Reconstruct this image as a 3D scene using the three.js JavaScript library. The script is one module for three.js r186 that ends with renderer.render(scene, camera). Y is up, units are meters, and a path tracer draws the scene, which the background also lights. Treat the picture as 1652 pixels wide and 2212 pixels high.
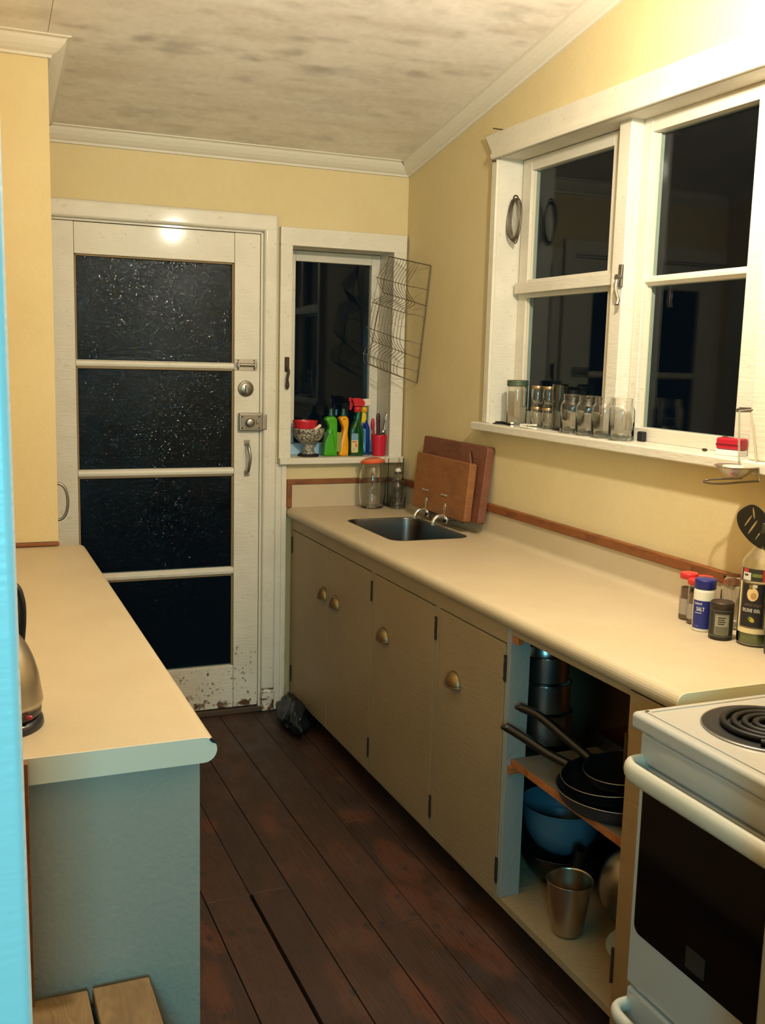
import * as THREE from 'three';
import { RoundedBoxGeometry } from 'three/addons/geometries/RoundedBoxGeometry.js';
import { mergeGeometries, mergeVertices } from 'three/addons/utils/BufferGeometryUtils.js';
import { RectAreaLightUniformsLib } from 'three/addons/lights/RectAreaLightUniformsLib.js';
import { Brush, Evaluator, SUBTRACTION } from 'three-bvh-csg';

// ---------------------------------------------------------------- camera, sky, light, exposure
RectAreaLightUniformsLib.init();
const scene = new THREE.Scene();
scene.background = new THREE.Color().setRGB(0.0022, 0.0045, 0.0065);          // night outside
const camera = new THREE.PerspectiveCamera(53.337, 1652 / 2212, 0.05, 60);
camera.position.set(-1.8443, 1.545, 4.1654);
camera.rotation.set(-0.1497, -0.3999, 0.0258, 'YXZ');
const renderer = new THREE.WebGLRenderer();
renderer.toneMapping = THREE.LinearToneMapping;
renderer.toneMappingExposure = 0.93;
renderer.shadowMap.enabled = true;
const LAMP = { at: [-0.54, 2.302, 2.42], colour: [1.0, 0.90, 0.74], power: 7.2 };      // bare bulb on a cord, just above the frame
const COOL = { at: [-1.99, 1.52, 5.0], colour: [0.22, 0.80, 1.0], w: 0.26, h: 0.62, power: 66 };   // tall cool lamp in the next room

// ---------------------------------------------------------------- helpers
const taken = new Map();
function numbered(n) { const k = taken.get(n) || 0; taken.set(n, k + 1); return k ? n + '_' + String(k).padStart(3, '0') : n; }
function tag(o, label, category, group) { o.userData.label = label; o.userData.category = category; if (group) o.userData.group = group; return o; }
function thing(name, label, category, p = [0, 0, 0], turn = 0, group) {
  const o = new THREE.Group(); o.name = numbered(name); o.position.set(...p); o.rotation.y = turn; scene.add(o);
  return tag(o, label, category, group);
}
function mesh(name, geo, mat, parent) {
  const g = Array.isArray(geo) ? join(geo) : geo;
  const m = new THREE.Mesh(g, mat); m.name = parent ? name : numbered(name);
  m.castShadow = true; m.receiveShadow = true; (parent || scene).add(m); return m;
}
function group(name, parent) { const g = new THREE.Group(); g.name = parent ? name : numbered(name); (parent || scene).add(g); return g; }
function struct(name, geo, mat) { const m = mesh(name, geo, mat); m.userData.kind = 'structure'; return m; }
function structGroup(name) { const g = group(name); g.userData.kind = 'structure'; return g; }
function plain(g) { const h = g.index ? g.toNonIndexed() : g; for (const k of Object.keys(h.attributes)) if (!['position', 'normal', 'uv'].includes(k)) h.deleteAttribute(k); if (!h.attributes.uv) h.setAttribute('uv', new THREE.BufferAttribute(new Float32Array(h.attributes.position.count * 2), 2)); return h; }
function join(list) { return mergeGeometries(list.map(plain)); }
function wuv(g0) {                                                   // uv in metres by the face's main axis
  const g = plain(g0), p = g.attributes.position, n = g.attributes.normal, u = g.attributes.uv;
  for (let i = 0; i < p.count; i += 3) {
    let ax = 0, ay = 0, az = 0;
    for (let k = 0; k < 3; k++) { ax += Math.abs(n.getX(i + k)); ay += Math.abs(n.getY(i + k)); az += Math.abs(n.getZ(i + k)); }
    for (let k = 0; k < 3; k++) {
      const x = p.getX(i + k), y = p.getY(i + k), z = p.getZ(i + k);
      if (ay >= ax && ay >= az) u.setXY(i + k, x, z); else if (ax >= az) u.setXY(i + k, z, y); else u.setXY(i + k, x, y);
    }
  }
  return g;
}
function box(x0, x1, y0, y1, z0, z1, r = 0) {
  const w = x1 - x0, h = y1 - y0, d = z1 - z0;
  const g = r ? new RoundedBoxGeometry(w, h, d, 2, Math.min(r, w / 2.01, h / 2.01, d / 2.01)) : new THREE.BoxGeometry(w, h, d);
  g.translate((x0 + x1) / 2, (y0 + y1) / 2, (z0 + z1) / 2); return wuv(g);
}
function tube(pts, r, seg = 0, rad = 8, closed = false) {
  const c = new THREE.CatmullRomCurve3(pts.map(p => new THREE.Vector3(...p)), closed, 'catmullrom', 0.5);
  return new THREE.TubeGeometry(c, seg || Math.max(6, pts.length * 5), r, rad, closed);
}
function rod(a, b, r, rad = 8) {
  const A = new THREE.Vector3(...a), B = new THREE.Vector3(...b), d = B.clone().sub(A);
  const g = new THREE.CylinderGeometry(r, r, d.length(), rad);
  g.applyQuaternion(new THREE.Quaternion().setFromUnitVectors(new THREE.Vector3(0, 1, 0), d.normalize()));
  g.translate((A.x + B.x) / 2, (A.y + B.y) / 2, (A.z + B.z) / 2); return g;
}
function lathe(pts, seg = 40) { return new THREE.LatheGeometry(pts.map(p => new THREE.Vector2(Math.max(p[0], 1e-5), p[1])), seg); }
function blown(pts, t = 0.0026) {                                    // a closed wall of glass from its outer profile: floor first, rim last
  const inn = pts.map(([r, y]) => [Math.max(r - t, 1e-5), y]).filter(([r, y], i) => i && y > pts[0][1] + t * 1.2 && r > 0.001).reverse();
  return [[1e-5, pts[0][1]], ...pts.slice(1), ...inn, [1e-5, pts[0][1] + t * 1.6]];
}
function smooth(pts, n = 40) { return new THREE.SplineCurve(pts.map(p => new THREE.Vector2(...p))).getPoints(n).map(v => [v.x, v.y]); }
function at(g, x, y, z) { return g.translate(x, y, z); }
function extrude(pts, depth, opt = {}) {                             // 2D outline -> prism along +z of its own frame
  const s = pts instanceof THREE.Shape ? pts : new THREE.Shape(pts.map(p => new THREE.Vector2(...p)));
  return new THREE.ExtrudeGeometry(s, { depth, bevelEnabled: !!opt.bevel, bevelSize: opt.bevel || 0, bevelThickness: opt.bevel || 0, bevelSegments: 2, bevelOffset: -(opt.bevel || 0), curveSegments: opt.seg || 10 });
}
// an outline given as (z, y) extruded along x from x0 to x1
function slabX(pts, x0, x1, opt) { const g = extrude(pts, x1 - x0, opt); g.rotateY(-Math.PI / 2); g.translate(x1, 0, 0); return wuv(g); }
// an outline given as (x, y) extruded along z
function slabZ(pts, z0, z1, opt) { const g = extrude(pts, z1 - z0, opt); g.translate(0, 0, z0); return wuv(g); }
function withHoles(outer, holes) { const s = new THREE.Shape(outer.map(p => new THREE.Vector2(...p))); for (const h of holes) s.holes.push(new THREE.Path(h.map(p => new THREE.Vector2(...p)))); return s; }
const rect = (a0, b0, a1, b1) => [[a0, b0], [a1, b0], [a1, b1], [a0, b1]];
function roundRect(a0, b0, a1, b1, r, n = 8) {
  const o = []; for (const [cx, cy, s] of [[a1 - r, b0 + r, -90], [a1 - r, b1 - r, 0], [a0 + r, b1 - r, 90], [a0 + r, b0 + r, 180]]) for (let i = 0; i <= n; i++) { const t = (s + 90 * i / n) * Math.PI / 180; o.push([cx + r * Math.cos(t), cy + r * Math.sin(t)]); }
  return o;
}
function loft(A, B) {                                                // closed prism between two matching outlines of 3D points
  const n = A.length, pos = [], push = (...v) => v.forEach(p => pos.push(...p));
  for (let i = 0; i < n; i++) { const j = (i + 1) % n; push(A[i], A[j], B[j]); push(A[i], B[j], B[i]); }
  for (let i = 1; i < n - 1; i++) { push(A[0], A[i + 1], A[i]); push(B[0], B[i], B[i + 1]); }
  const g = new THREE.BufferGeometry(); g.setAttribute('position', new THREE.Float32BufferAttribute(pos, 3)); g.computeVertexNormals(); return wuv(g);
}
// ---- seeded noise and textures
function rng(s) { return () => { s = (s + 0x6d2b79f5) | 0; let t = Math.imul(s ^ (s >>> 15), 1 | s); t = (t + Math.imul(t ^ (t >>> 7), 61 | t)) ^ t; return ((t ^ (t >>> 14)) >>> 0) / 4294967296; }; }
const R0 = rng(7), LAT = new Float32Array(65536); for (let i = 0; i < 65536; i++) LAT[i] = R0();
function vn(x, y, px = 256, py = 256) {
  const xi = Math.floor(x), yi = Math.floor(y), fx = x - xi, fy = y - yi, u = fx * fx * (3 - 2 * fx), v = fy * fy * (3 - 2 * fy);
  const L = (a, b) => LAT[((((b % py) + py) % py) * 256 + (((a % px) + px) % px)) & 65535];
  return (L(xi, yi) * (1 - u) + L(xi + 1, yi) * u) * (1 - v) + (L(xi, yi + 1) * (1 - u) + L(xi + 1, yi + 1) * u) * v;
}
function fbm(x, y, o = 4, p = 256) { let s = 0, a = 0.5, t = 0; for (let i = 0; i < o; i++) { s += a * vn(x + i * 17, y + i * 31, Math.min(p, 256), Math.min(p, 256)); t += a; a *= 0.5; x *= 2; y *= 2; p *= 2; } return s / t; }
const clamp = (v, a = 0, b = 1) => Math.min(b, Math.max(a, v)), ss = (a, b, x) => { const t = clamp((x - a) / (b - a)); return t * t * (3 - 2 * t); };
const mix = (a, b, t) => a.map((v, i) => v + (b[i] - v) * t);
const hex = h => [(h >> 16 & 255) / 255, (h >> 8 & 255) / 255, (h & 255) / 255];
function tex(w, h, f, size = [1, 1], off = [0, 0], colour = true) {   // f(u, v) -> sRGB triple or grey; size in metres
  const d = new Uint8Array(w * h * 4);
  for (let j = 0; j < h; j++) for (let i = 0; i < w; i++) { const c = f((i + 0.5) / w, (j + 0.5) / h), k = (j * w + i) * 4; const a = Array.isArray(c) ? c : [c, c, c]; for (let q = 0; q < 3; q++) d[k + q] = clamp(a[q]) * 255; d[k + 3] = 255; }
  const t = new THREE.DataTexture(d, w, h); t.wrapS = t.wrapT = THREE.RepeatWrapping; t.magFilter = THREE.LinearFilter; t.minFilter = THREE.LinearFilter;
  if (colour) t.colorSpace = THREE.SRGBColorSpace;
  t.repeat.set(1 / size[0], 1 / size[1]); t.offset.set(-off[0] / size[0], -off[1] / size[1]); t.needsUpdate = true; return t;
}
function canvasTex(w, h, draw) { const c = document.createElement('canvas'); c.width = w; c.height = h; draw(c.getContext('2d'), w, h); const t = new THREE.CanvasTexture(c); t.colorSpace = THREE.SRGBColorSpace; return t; }
function std(colour, roughness = 0.6, o = {}) { return new THREE.MeshStandardMaterial({ color: colour, roughness, ...o }); }
function phys(colour, roughness = 0.5, o = {}) { return new THREE.MeshPhysicalMaterial({ color: colour, roughness, ...o }); }

// ---------------------------------------------------------------- materials
const bumpFine = tex(256, 256, (u, v) => fbm(u * 32, v * 32, 3, 32), [0.25, 0.25], [0, 0], false);
const bumpBrush = tex(256, 256, (u, v) => fbm(u * 10, v * 64, 3, 64), [0.3, 0.3], [0, 0], false);
const wallMap = tex(512, 512, (u, v) => { const n = fbm(u * 8, v * 8, 5, 8), s = fbm(u * 64, v * 64, 2, 64); return mix(hex(0xd3c294), hex(0xcab787), clamp(n * 0.9 + (s - 0.5) * 0.3)); }, [1.3, 1.3]);
const paintMap = tex(512, 512, (u, v) => { const n = fbm(u * 8, v * 8, 5, 8), s = fbm(u * 40, v * 40, 3, 40); let c = mix(hex(0xd9d3c2), hex(0xccc5b2), n); if (s > 0.74) c = mix(c, hex(0xb5a684), (s - 0.74) * 3); return c; }, [0.6, 0.6]);
// grubby paint at the foot of the door: brown specks and flakes thickest along the bottom edge, as in the photograph
function footGrime(u, v) {
  const x = u * 1.0, y = v * 0.5, n = fbm(u * 40, v * 22, 4, 64), m = fbm(u * 90 + 5, v * 45 + 9, 3, 128);
  let c = mix(hex(0xd9d3c2), hex(0xccc5b2), fbm(u * 6, v * 4, 3, 64));
  const lvl = y < 0.02 ? 0.30 : y < 0.06 ? 0.47 : y < 0.10 ? 0.60 : y < 0.2 ? 0.70 : 0.78;
  if (n > lvl) c = mix(c, hex(0x5a3d26), clamp((n - lvl) * 6)); if (m > 0.72 && y < 0.3) c = mix(c, hex(0x4b3423), clamp((m - 0.72) * 6));
  return c;
}
const footMap = tex(512, 256, footGrime, [1.0, 0.5], [-1.6, 0]);
const lamMap = tex(512, 512, (u, v) => { const s = fbm(u * 120, v * 120, 2, 120), n = fbm(u * 6, v * 6, 4, 6); return mix(hex(0xbeae90), hex(0xb4a283), clamp(n * 0.7 + (s - 0.5) * 0.5)); }, [0.5, 0.5]);
const cabMap = tex(512, 512, (u, v) => { const n = fbm(u * 5, v * 5, 5, 5), s = fbm(u * 60, v * 60, 2, 60); return mix(hex(0xa08b6a), hex(0x937e5e), clamp(n + (s - 0.5) * 0.3)); }, [0.9, 0.9]);
function woodTex(a, b, dark, along = 'u', size = [0.4, 0.4], seed = 0) {
  return tex(512, 512, (u, v) => { const p = along === 'u' ? u : v, q = along === 'u' ? v : u; const w = fbm(p * 3 + seed, q * 6 + seed, 3, 64) * 1.6, g = fbm(p * 4 + seed * 3, q * 70 + w * 6, 3, 256), r = 0.5 + 0.5 * Math.sin((q * 14 + w * 5) * 6.28); let c = mix(a, b, clamp(g * 0.7 + r * 0.3)); const k = fbm(p * 5 + 9, q * 5 + seed, 4, 64); return mix(c, dark, clamp((k - 0.52) * 2.2) * 0.7); }, size);
}
const W = {
  wall: std(0xffffff, 0.75, { map: wallMap, bumpMap: bumpFine, bumpScale: 0.0004 }),
  paint: phys(0xffffff, 0.5, { map: paintMap, bumpMap: bumpBrush, bumpScale: 0.0008, clearcoat: 0.14, clearcoatRoughness: 0.1 }),
  foot: phys(0xffffff, 0.45, { map: footMap, bumpMap: bumpBrush, bumpScale: 0.001 }),
  cornice: std(0xd6d0c0, 0.6, { bumpMap: bumpFine, bumpScale: 0.0006 }),
  laminate: phys(0xffffff, 0.42, { map: lamMap }),
  cab: phys(0xffffff, 0.5, { map: cabMap, bumpMap: bumpBrush, bumpScale: 0.0006 }),
  post: std(0x97948a, 0.6, { bumpMap: bumpFine, bumpScale: 0.001 }),
  bead: std(0xffffff, 0.55, { map: woodTex(hex(0x8a5226), hex(0x74411c), hex(0x4a2811), 'u', [0.5, 0.2], 2) }),
  rawwood: std(0xffffff, 0.7, { map: woodTex(hex(0xb9713a), hex(0x9a5527), hex(0x6b3a1c), 'u', [0.4, 0.2], 4) }),
  chrome: std(0xd5d5d2, 0.16, { metalness: 1 }),
  steel: std(0xb9b7b0, 0.28, { metalness: 1 }),
  steelDark: std(0x8d8a84, 0.35, { metalness: 1 }),
  brass: std(0x8a7350, 0.42, { metalness: 1 }),
  nickel: std(0x9a948a, 0.38, { metalness: 1 }),
  wire: std(0x6f675a, 0.45, { metalness: 0.8 }),
  rust: std(0x4a3a2a, 0.7, { metalness: 0.5 }),
  black: phys(0x0c0c0d, 0.35),
  blackRough: std(0x111112, 0.7),
  enamel: phys(0xaaa8a0, 0.25, { clearcoat: 0.5, clearcoatRoughness: 0.1 }),
  darkGlass: phys(0x050505, 0.08, { specularIntensity: 0.5 }),
  pane: phys(0xe8f0f0, 0.02, { specularIntensity: 0.38, transmission: 1, thickness: 0, ior: 1.5 }),
  obscure: phys(0xbfd4dc, 0.07, { specularIntensity: 0.28, transmission: 1, thickness: 0, ior: 1.5, bumpMap: tex(512, 512, (u, v) => fbm(u * 40, v * 40, 2, 40), [0.28, 0.28], [0, 0], false), bumpScale: 0.0022 }),
  jar: phys(0xffffff, 0.02, { transmission: 1, thickness: 0.004, ior: 1.5, attenuationColor: new THREE.Color(0xcfe6da), attenuationDistance: 0.12 }),
  jarDark: phys(0xffffff, 0.03, { transmission: 1, thickness: 0.004, ior: 1.5, attenuationColor: new THREE.Color(0x6d7874), attenuationDistance: 0.012 }),
};
const CEIL = z => 2.36 + 0.186 * z, BOT = z => 2.314 + 0.186 * z;      // lean-to ceiling and foot of the cornice
const XL = -1.95, ZF = 3.25, ZF2 = 3.35, XP = -1.5355, ZP = 0.67;

// ---------------------------------------------------------------- floor: sub-floor and single boards
const spots = [[-1.197, 1.418], [-1.219, 1.535], [-1.26, 1.672], [-1.201, 1.332], [-1.016, 1.519], [-0.93, 1.521], [-0.737, 1.423], [-0.615, 1.506], [-0.609, 1.662], [-0.781, 1.674], [-0.698, 1.754], [-0.63, 1.746], [-0.701, 1.652], [-1.25, 1.772], [-1.201, 1.674], [-1.147, 1.673], [-1.081, 1.758], [-0.664, 1.217], [-0.801, 1.765], [-0.591, 1.591], [-0.614, 1.886], [-0.664, 1.831], [-0.842, 1.765], [-0.707, 1.955], [-0.93, 2.087], [-0.766, 2.173], [-1.304, 2.01], [-1.078, 1.253], [-0.966, 1.239], [-0.973, 1.748], [-0.984, 2.029], [-0.979, 1.683], [-0.814, 1.237], [-0.79, 1.23]];
const worn = [[-0.68, 1.69, 0.07, 0.16], [-0.923, 1.094, 0.045, 0.10], [-1.106, 1.03, 0.05, 0.09], [-0.627, 1.122, 0.09, 0.10], [-0.84, 2.11, 0.05, 0.18], [-1.26, 1.66, 0.04, 0.14], [-1.30, 1.87, 0.05, 0.14], [-0.60, 1.9, 0.08, 0.25], [-0.62, 1.45, 0.06, 0.2], [-1.31, 2.2, 0.06, 0.2], [-0.70, 2.25, 0.06, 0.2]];
const floorMap = tex(512, 1536, (u, v) => {
  const x = -1.5 + u * 1.1, z = v * 3.3, g = fbm(x * 90, z * 5, 3), g2 = fbm(x * 26 + 40, z * 2.2, 4), m = fbm(x * 9 + 3, z * 5 + 8, 4), pk = [-1.365, -1.23, -1.10, -0.98, -0.83, -0.685, -0.55].findIndex(e => x < e), pt = LAT[(pk + 3) * 97];
  let c = mix(hex(0x3d2518), hex(0x2a1911), clamp(g * 0.6 + g2 * 0.5)); c = c.map(k => k * (0.86 + 0.28 * pt));
  let w = 0; for (const [wx, wz, a, b] of worn) w = Math.max(w, 1 - Math.hypot((x - wx) / a, (z - wz) / b)); w = ss(0.0, 0.5, w + (m - 0.5) * 1.5 + (g - 0.5) * 0.4);
  c = mix(c, hex(0x572b18), w * 0.65);
  if (m > 0.6) c = mix(c, hex(0x39291d), (m - 0.6) * 2.5);
  // knots and nail stains, each where the photograph shows one
  let d = 9; for (const [sx, sz] of spots) { const r = 0.006 + 0.008 * LAT[Math.floor((sx + 2) * 4000) & 65535]; d = Math.min(d, Math.hypot(x - sx, (z - sz) * 0.75) / r); }
  const sp = ss(1.25, 0.6, d + (fbm(x * 160, z * 160, 2) - 0.5) * 1.1); c = mix(c, hex(0x241a15), sp * 0.8);
  const gx = fbm(x * 220 + 4, z * 130, 2); if (gx > 0.74) c = mix(c, hex(0x1b130e), 0.6);
  const cr = vn(x * 300 + 11, z * 300 + 5); if (cr > 0.992) c = mix(c, hex(0xb9a58a), 0.5);
  return c;
}, [1.1, 3.3], [-1.5, 0]);
const floorRough = tex(256, 512, (u, v) => 0.38 + 0.35 * fbm(u * 20, v * 40, 4), [1.1, 3.3], [-1.5, 0], false);
const boardMat = std(0xffffff, 1.0, { map: floorMap, roughnessMap: floorRough, bumpMap: tex(512, 512, (u, v) => fbm(u * 90, v * 8, 3), [0.5, 0.8], [0, 0], false), bumpScale: 0.0012 });
const floor = structGroup('floor');
mesh('subfloor', box(XL - 0.1, 0.14, -0.09, -0.022, -0.18, ZF2), std(0x4a3020, 0.9), floor);
const edges = [-1.5, -1.365, -1.23, -1.10, -0.98, -0.83, -0.685, -0.55, -0.43], joints = [2.5, 1.2, 1.5, 1.49, 2.3, 1.78, 1.15, 2.4];
for (let i = 0; i < 8; i++) for (const [a, b] of [[0.0, joints[i]], [joints[i], ZF]]) {
  const gl = i === 3 && b > 1.6 ? 0.007 : 0.0012, gr = i === 2 && b > 1.6 ? 0.004 : 0.0012;
  mesh('floorboard', box(edges[i] + gl, edges[i + 1] - gr, -0.022, 0.0006 * ((i * 7) % 3), a + 0.001, b - 0.001, 0.0015), boardMat, floor);
}
// ---------------------------------------------------------------- kitchen shell
const thick = 0.18;
struct('wall_back', slabZ(withHoles([[XL - 0.1, -0.09], [0.14, -0.09], [0.14, 2.5], [XL - 0.1, 2.5]], [rect(-1.525, -0.02, -0.648, 2.046).reverse(), rect(-0.535, 1.09, -0.055, 2.003).reverse()]), -thick, 0), W.wall);
struct('wall_right', slabX(withHoles([[0, -0.09], [ZF2, -0.09], [ZF2, CEIL(ZF2) + 0.1], [0, CEIL(0) + 0.1]], [rect(0.812, 1.295, 2.19, 2.274).reverse()]), 0, 0.14), W.wall);
struct('wall_left', slabX([[0, -0.09], [ZF2, -0.09], [ZF2, CEIL(ZF2) + 0.1], [0, CEIL(0) + 0.1]], XL - 0.1, XL), W.wall);
const DX0 = -1.803, DX1 = -0.88, DH = 2.06;
struct('wall_front', slabZ(withHoles([[XL - 1.6, -0.09], [0.14, -0.09], [0.14, CEIL(ZF2) + 0.06], [XL - 1.6, CEIL(ZF2) + 0.06]], [rect(DX0 - 0.03, -0.08, DX1 + 0.03, DH + 0.03).reverse()]), ZF, ZF2), W.wall);
const ceilMap = tex(420, 720, (u, v) => {
  const x = -1.95 + u * 1.95, z = v * 3.35, n = fbm(x * 3 + 5, z * 5 + 2, 5), st = fbm(x * 2.2 + 3, z * 12 + 7, 4), f = fbm(x * 60, z * 60, 2);
  let c = mix(hex(0xe8e3da), hex(0xdad2c5), clamp((n - 0.25) * 1.3)); c = mix(c, hex(0xad9d8b), clamp((st - 0.5) * 2.0) * 0.45);
  let s = 0; for (const [a, b, r, q] of [[-0.80, 0.81, 0.09, 1], [-0.673, 0.73, 0.12, 1.0], [-0.90, 0.755, 0.07, 1], [-0.565, 0.776, 0.09, 0.8], [-0.36, 0.82, 0.07, 0.7], [-1.259, 0.779, 0.05, 0.8], [-1.17, 0.75, 0.08, 0.7], [-0.51, 0.72, 0.08, 0.7], [-0.80, 0.935, 0.08, 0.5], [-0.62, 0.89, 0.06, 0.6], [-1.47, 0.72, 0.05, 0.5]]) s = Math.max(s, q * (1 - Math.hypot((x - a) / r, (z - b) / (r * 0.6))));
  const b = fbm(x * 9 + 8, z * 20 + 1, 5); c = mix(c, hex(0x8a8378), ss(0.0, 1.0, s * 0.75 + (b - 0.45) * 1.5) * ss(-0.5, 0.1, s) * 0.5);
  
  return c.map(k => k * (0.97 + f * 0.06));
}, [1.95, 3.35], [-1.95, 0]);
{ const c = structGroup('ceiling'); const m = std(0xffffff, 0.42, { map: ceilMap });
  const strip = (x0, x1) => loft([[x0, CEIL(-0.18), -0.18], [x1, CEIL(-0.18), -0.18], [x1, CEIL(-0.18) + 0.1, -0.18], [x0, CEIL(-0.18) + 0.1, -0.18]], [[x0, CEIL(ZF2), ZF2], [x1, CEIL(ZF2), ZF2], [x1, CEIL(ZF2) + 0.1, ZF2], [x0, CEIL(ZF2) + 0.1, ZF2]]);
  mesh('ceiling_sheet', strip(XL - 0.1, -1.5405), m, c); mesh('ceiling_sheet', strip(-1.539, 0.14), m, c);      // the joint between the sheets shows as a dark line
  mesh('ceiling_backing', loft([[XL - 0.1, CEIL(-0.18) + 0.1, -0.18], [0.14, CEIL(-0.18) + 0.1, -0.18], [0.14, CEIL(-0.18) + 0.13, -0.18], [XL - 0.1, CEIL(-0.18) + 0.13, -0.18]], [[XL - 0.1, CEIL(ZF2) + 0.1, ZF2], [0.14, CEIL(ZF2) + 0.1, ZF2], [0.14, CEIL(ZF2) + 0.13, ZF2], [XL - 0.1, CEIL(ZF2) + 0.13, ZF2]]), std(0x6a5f50, 0.9), c);
}
// pantry projection on the left, ending above the worktop at the front
struct('wall_pantry', [box(XL, XP, 0.0, 2.6, 0.0, ZP - 0.012), box(XL, XP, 0.915, 2.6, ZP - 0.012, ZP)].map(wuv), W.wall);
// cornices: cove profile (out from the wall, up)
const COVE = [[0, 0], [0.009, 0.0], [0.012, 0.007], [0.022, 0.011], [0.036, 0.020], [0.048, 0.032], [0.053, 0.039], [0.055, 0.041], [0.066, 0.0425], [0.066, 0.06], [0, 0.06]];
struct('trim_1', loft(COVE.map(([d, h]) => [-d, BOT(d) + h, d]), COVE.map(([d, h]) => [XP + d, BOT(d) + h, d]).map(p => p)), W.cornice);
struct('trim_2', loft(COVE.map(([d, h]) => [-d, BOT(ZF) + h, ZF]), COVE.map(([d, h]) => [-d, BOT(d) + h, d])), W.cornice);
struct('trim_3', loft(COVE.map(([d, h]) => [XP + d, BOT(d) + h, d]), COVE.map(([d, h]) => [XP + d, BOT(ZP + d) + h, ZP + d])), W.cornice);
struct('trim_4', loft(COVE.map(([d, h]) => [XP + d, BOT(ZP + d) + h, ZP + d]), COVE.map(([d, h]) => [XL, BOT(ZP + d) + h, ZP + d])), W.cornice);
struct('trim_6', box(-1.774, -1.7545, 0.0, 0.8985, 2.5295, 2.545, 0.002), W.bead);
struct('trim_5', box(XL, XP + 0.002, 0.902, 0.914, ZP - 0.002, ZP + 0.014, 0.003), W.bead);
// ---------------------------------------------------------------- the next room, where the camera stands
const room2 = std(0x96928a, 0.8);
struct('wall_next_left', box(-3.65, -3.55, -0.09, 2.6, ZF2, 6.4), room2);
struct('wall_next_right', box(0.04, 0.14, -0.09, 2.6, ZF2, 6.4), room2);
struct('wall_next_back', box(-3.65, 0.14, -0.09, 2.6, 6.4, 6.5), room2);
struct('ceiling_next', box(-3.65, 0.14, 2.5, 2.6, ZF2, 6.4), room2);
struct('floor_next', box(-3.65, 0.14, -0.09, 0, ZF2, 6.4), std(0x5a4633, 0.8));
// doorway the picture is taken through: lining and architraves
{ const d = structGroup('door_3');
  const tilt = (g, k) => { const p = g.attributes.position; for (let i = 0; i < p.count; i++) p.setX(i, p.getX(i) - (p.getY(i) - 1.2) * k); return g; };
  const m = phys(0xdcdcd4, 0.4, { bumpMap: bumpBrush, bumpScale: 0.0006 });
  mesh('lining', tilt(box(DX0 - 0.03, DX0 - 0.006, 0, DH, ZF - 0.005, ZF2 + 0.004, 0.004), 0.007), m, d);
  mesh('architrave', tilt(box(DX0 - 0.10, DX0, 0, DH + 0.08, ZF2, ZF2 + 0.022, 0.008), 0.007), m, d);
  mesh('architrave', box(DX1, DX1 + 0.10, 0, DH + 0.08, ZF2, ZF2 + 0.022, 0.008), m, d);
  mesh('lining', box(DX1 + 0.006, DX1 + 0.03, 0, DH, ZF - 0.005, ZF2 + 0.004, 0.004), m, d);
  mesh('lining_head', box(DX0 - 0.03, DX1 + 0.03, DH, DH + 0.03, ZF - 0.005, ZF2 + 0.004, 0.004), m, d);
  mesh('architrave_head', box(DX0 - 0.10, DX1 + 0.10, DH + 0.02, DH + 0.1, ZF2, ZF2 + 0.022, 0.008), m, d);
}
// ---------------------------------------------------------------- lamps (both stand outside the frame)
{ const t = thing('pendant_bulb', 'bare glowing bulb hanging on a cord from the sloping kitchen ceiling', 'lamp', LAMP.at);
  const [r, g, b] = LAMP.colour, top = CEIL(LAMP.at[2]) - LAMP.at[1];
  mesh('bulb', lathe(smooth([[0.001, -0.038], [0.022, -0.034], [0.034, -0.010], [0.028, 0.018], [0.016, 0.038], [0.013, 0.052]], 24), 24), new THREE.MeshStandardMaterial({ color: 0xfff4e0, roughness: 0.4, emissive: new THREE.Color().setRGB(r, g, b), emissiveIntensity: 14 }), t);
  mesh('socket', lathe([[0.001, 0.05], [0.019, 0.05], [0.021, 0.06], [0.019, 0.1], [0.007, 0.115], [0.001, 0.115]], 20), std(0xe8e2d2, 0.4), t);
  mesh('cord', rod([0, 0.11, 0], [0, top - 0.015, 0], 0.0035), std(0xe8e2d2, 0.6), t);
  mesh('ceiling_rose', lathe([[0.001, top - 0.022], [0.03, top - 0.02], [0.042, top - 0.006], [0.042, top + 0.012], [0.001, top + 0.012]], 24), std(0xe8e2d2, 0.5), t);
  const l = new THREE.PointLight(new THREE.Color().setRGB(r, g, b), LAMP.power, 0, 2); l.name = 'bulb_light'; l.castShadow = true; l.shadow.radius = 1.6; t.add(l);
}
{ const t = thing('floor_lamp', 'tall floor lamp with a cool blue-white box shade in the next room', 'lamp', [COOL.at[0], 0, COOL.at[2]]);
  const [r, g, b] = COOL.colour, y0 = COOL.at[1] - COOL.h / 2, y1 = COOL.at[1] + COOL.h / 2, k = COOL.w / 2; t.rotation.y = Math.PI - 0.30;
  mesh('base', lathe([[0.001, 0], [0.13, 0], [0.13, 0.015], [0.02, 0.03], [0.001, 0.03]], 28), W.black, t);
  mesh('pole', rod([0, 0.02, -0.09], [0, y0, -0.09], 0.011), W.black, t);
  mesh('housing', box(-k - 0.012, k + 0.012, y0 - 0.012, y1 + 0.012, -0.12, -0.02, 0.01), std(0xd8d8d8, 0.5), t);
  mesh('diffuser', box(-k, k, y0, y1, -0.022, -0.004), new THREE.MeshStandardMaterial({ color: 0xffffff, roughness: 0.5, emissive: new THREE.Color().setRGB(r, g, b), emissiveIntensity: 2.5 }), t);
  const l = new THREE.RectAreaLight(new THREE.Color().setRGB(r, g, b), COOL.power, COOL.w, COOL.h); l.name = 'panel_light'; l.position.set(0, COOL.at[1], 0.002); l.lookAt(0, COOL.at[1], 5); t.add(l);
  l.rotation.set(0, Math.PI, 0);
}

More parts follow.
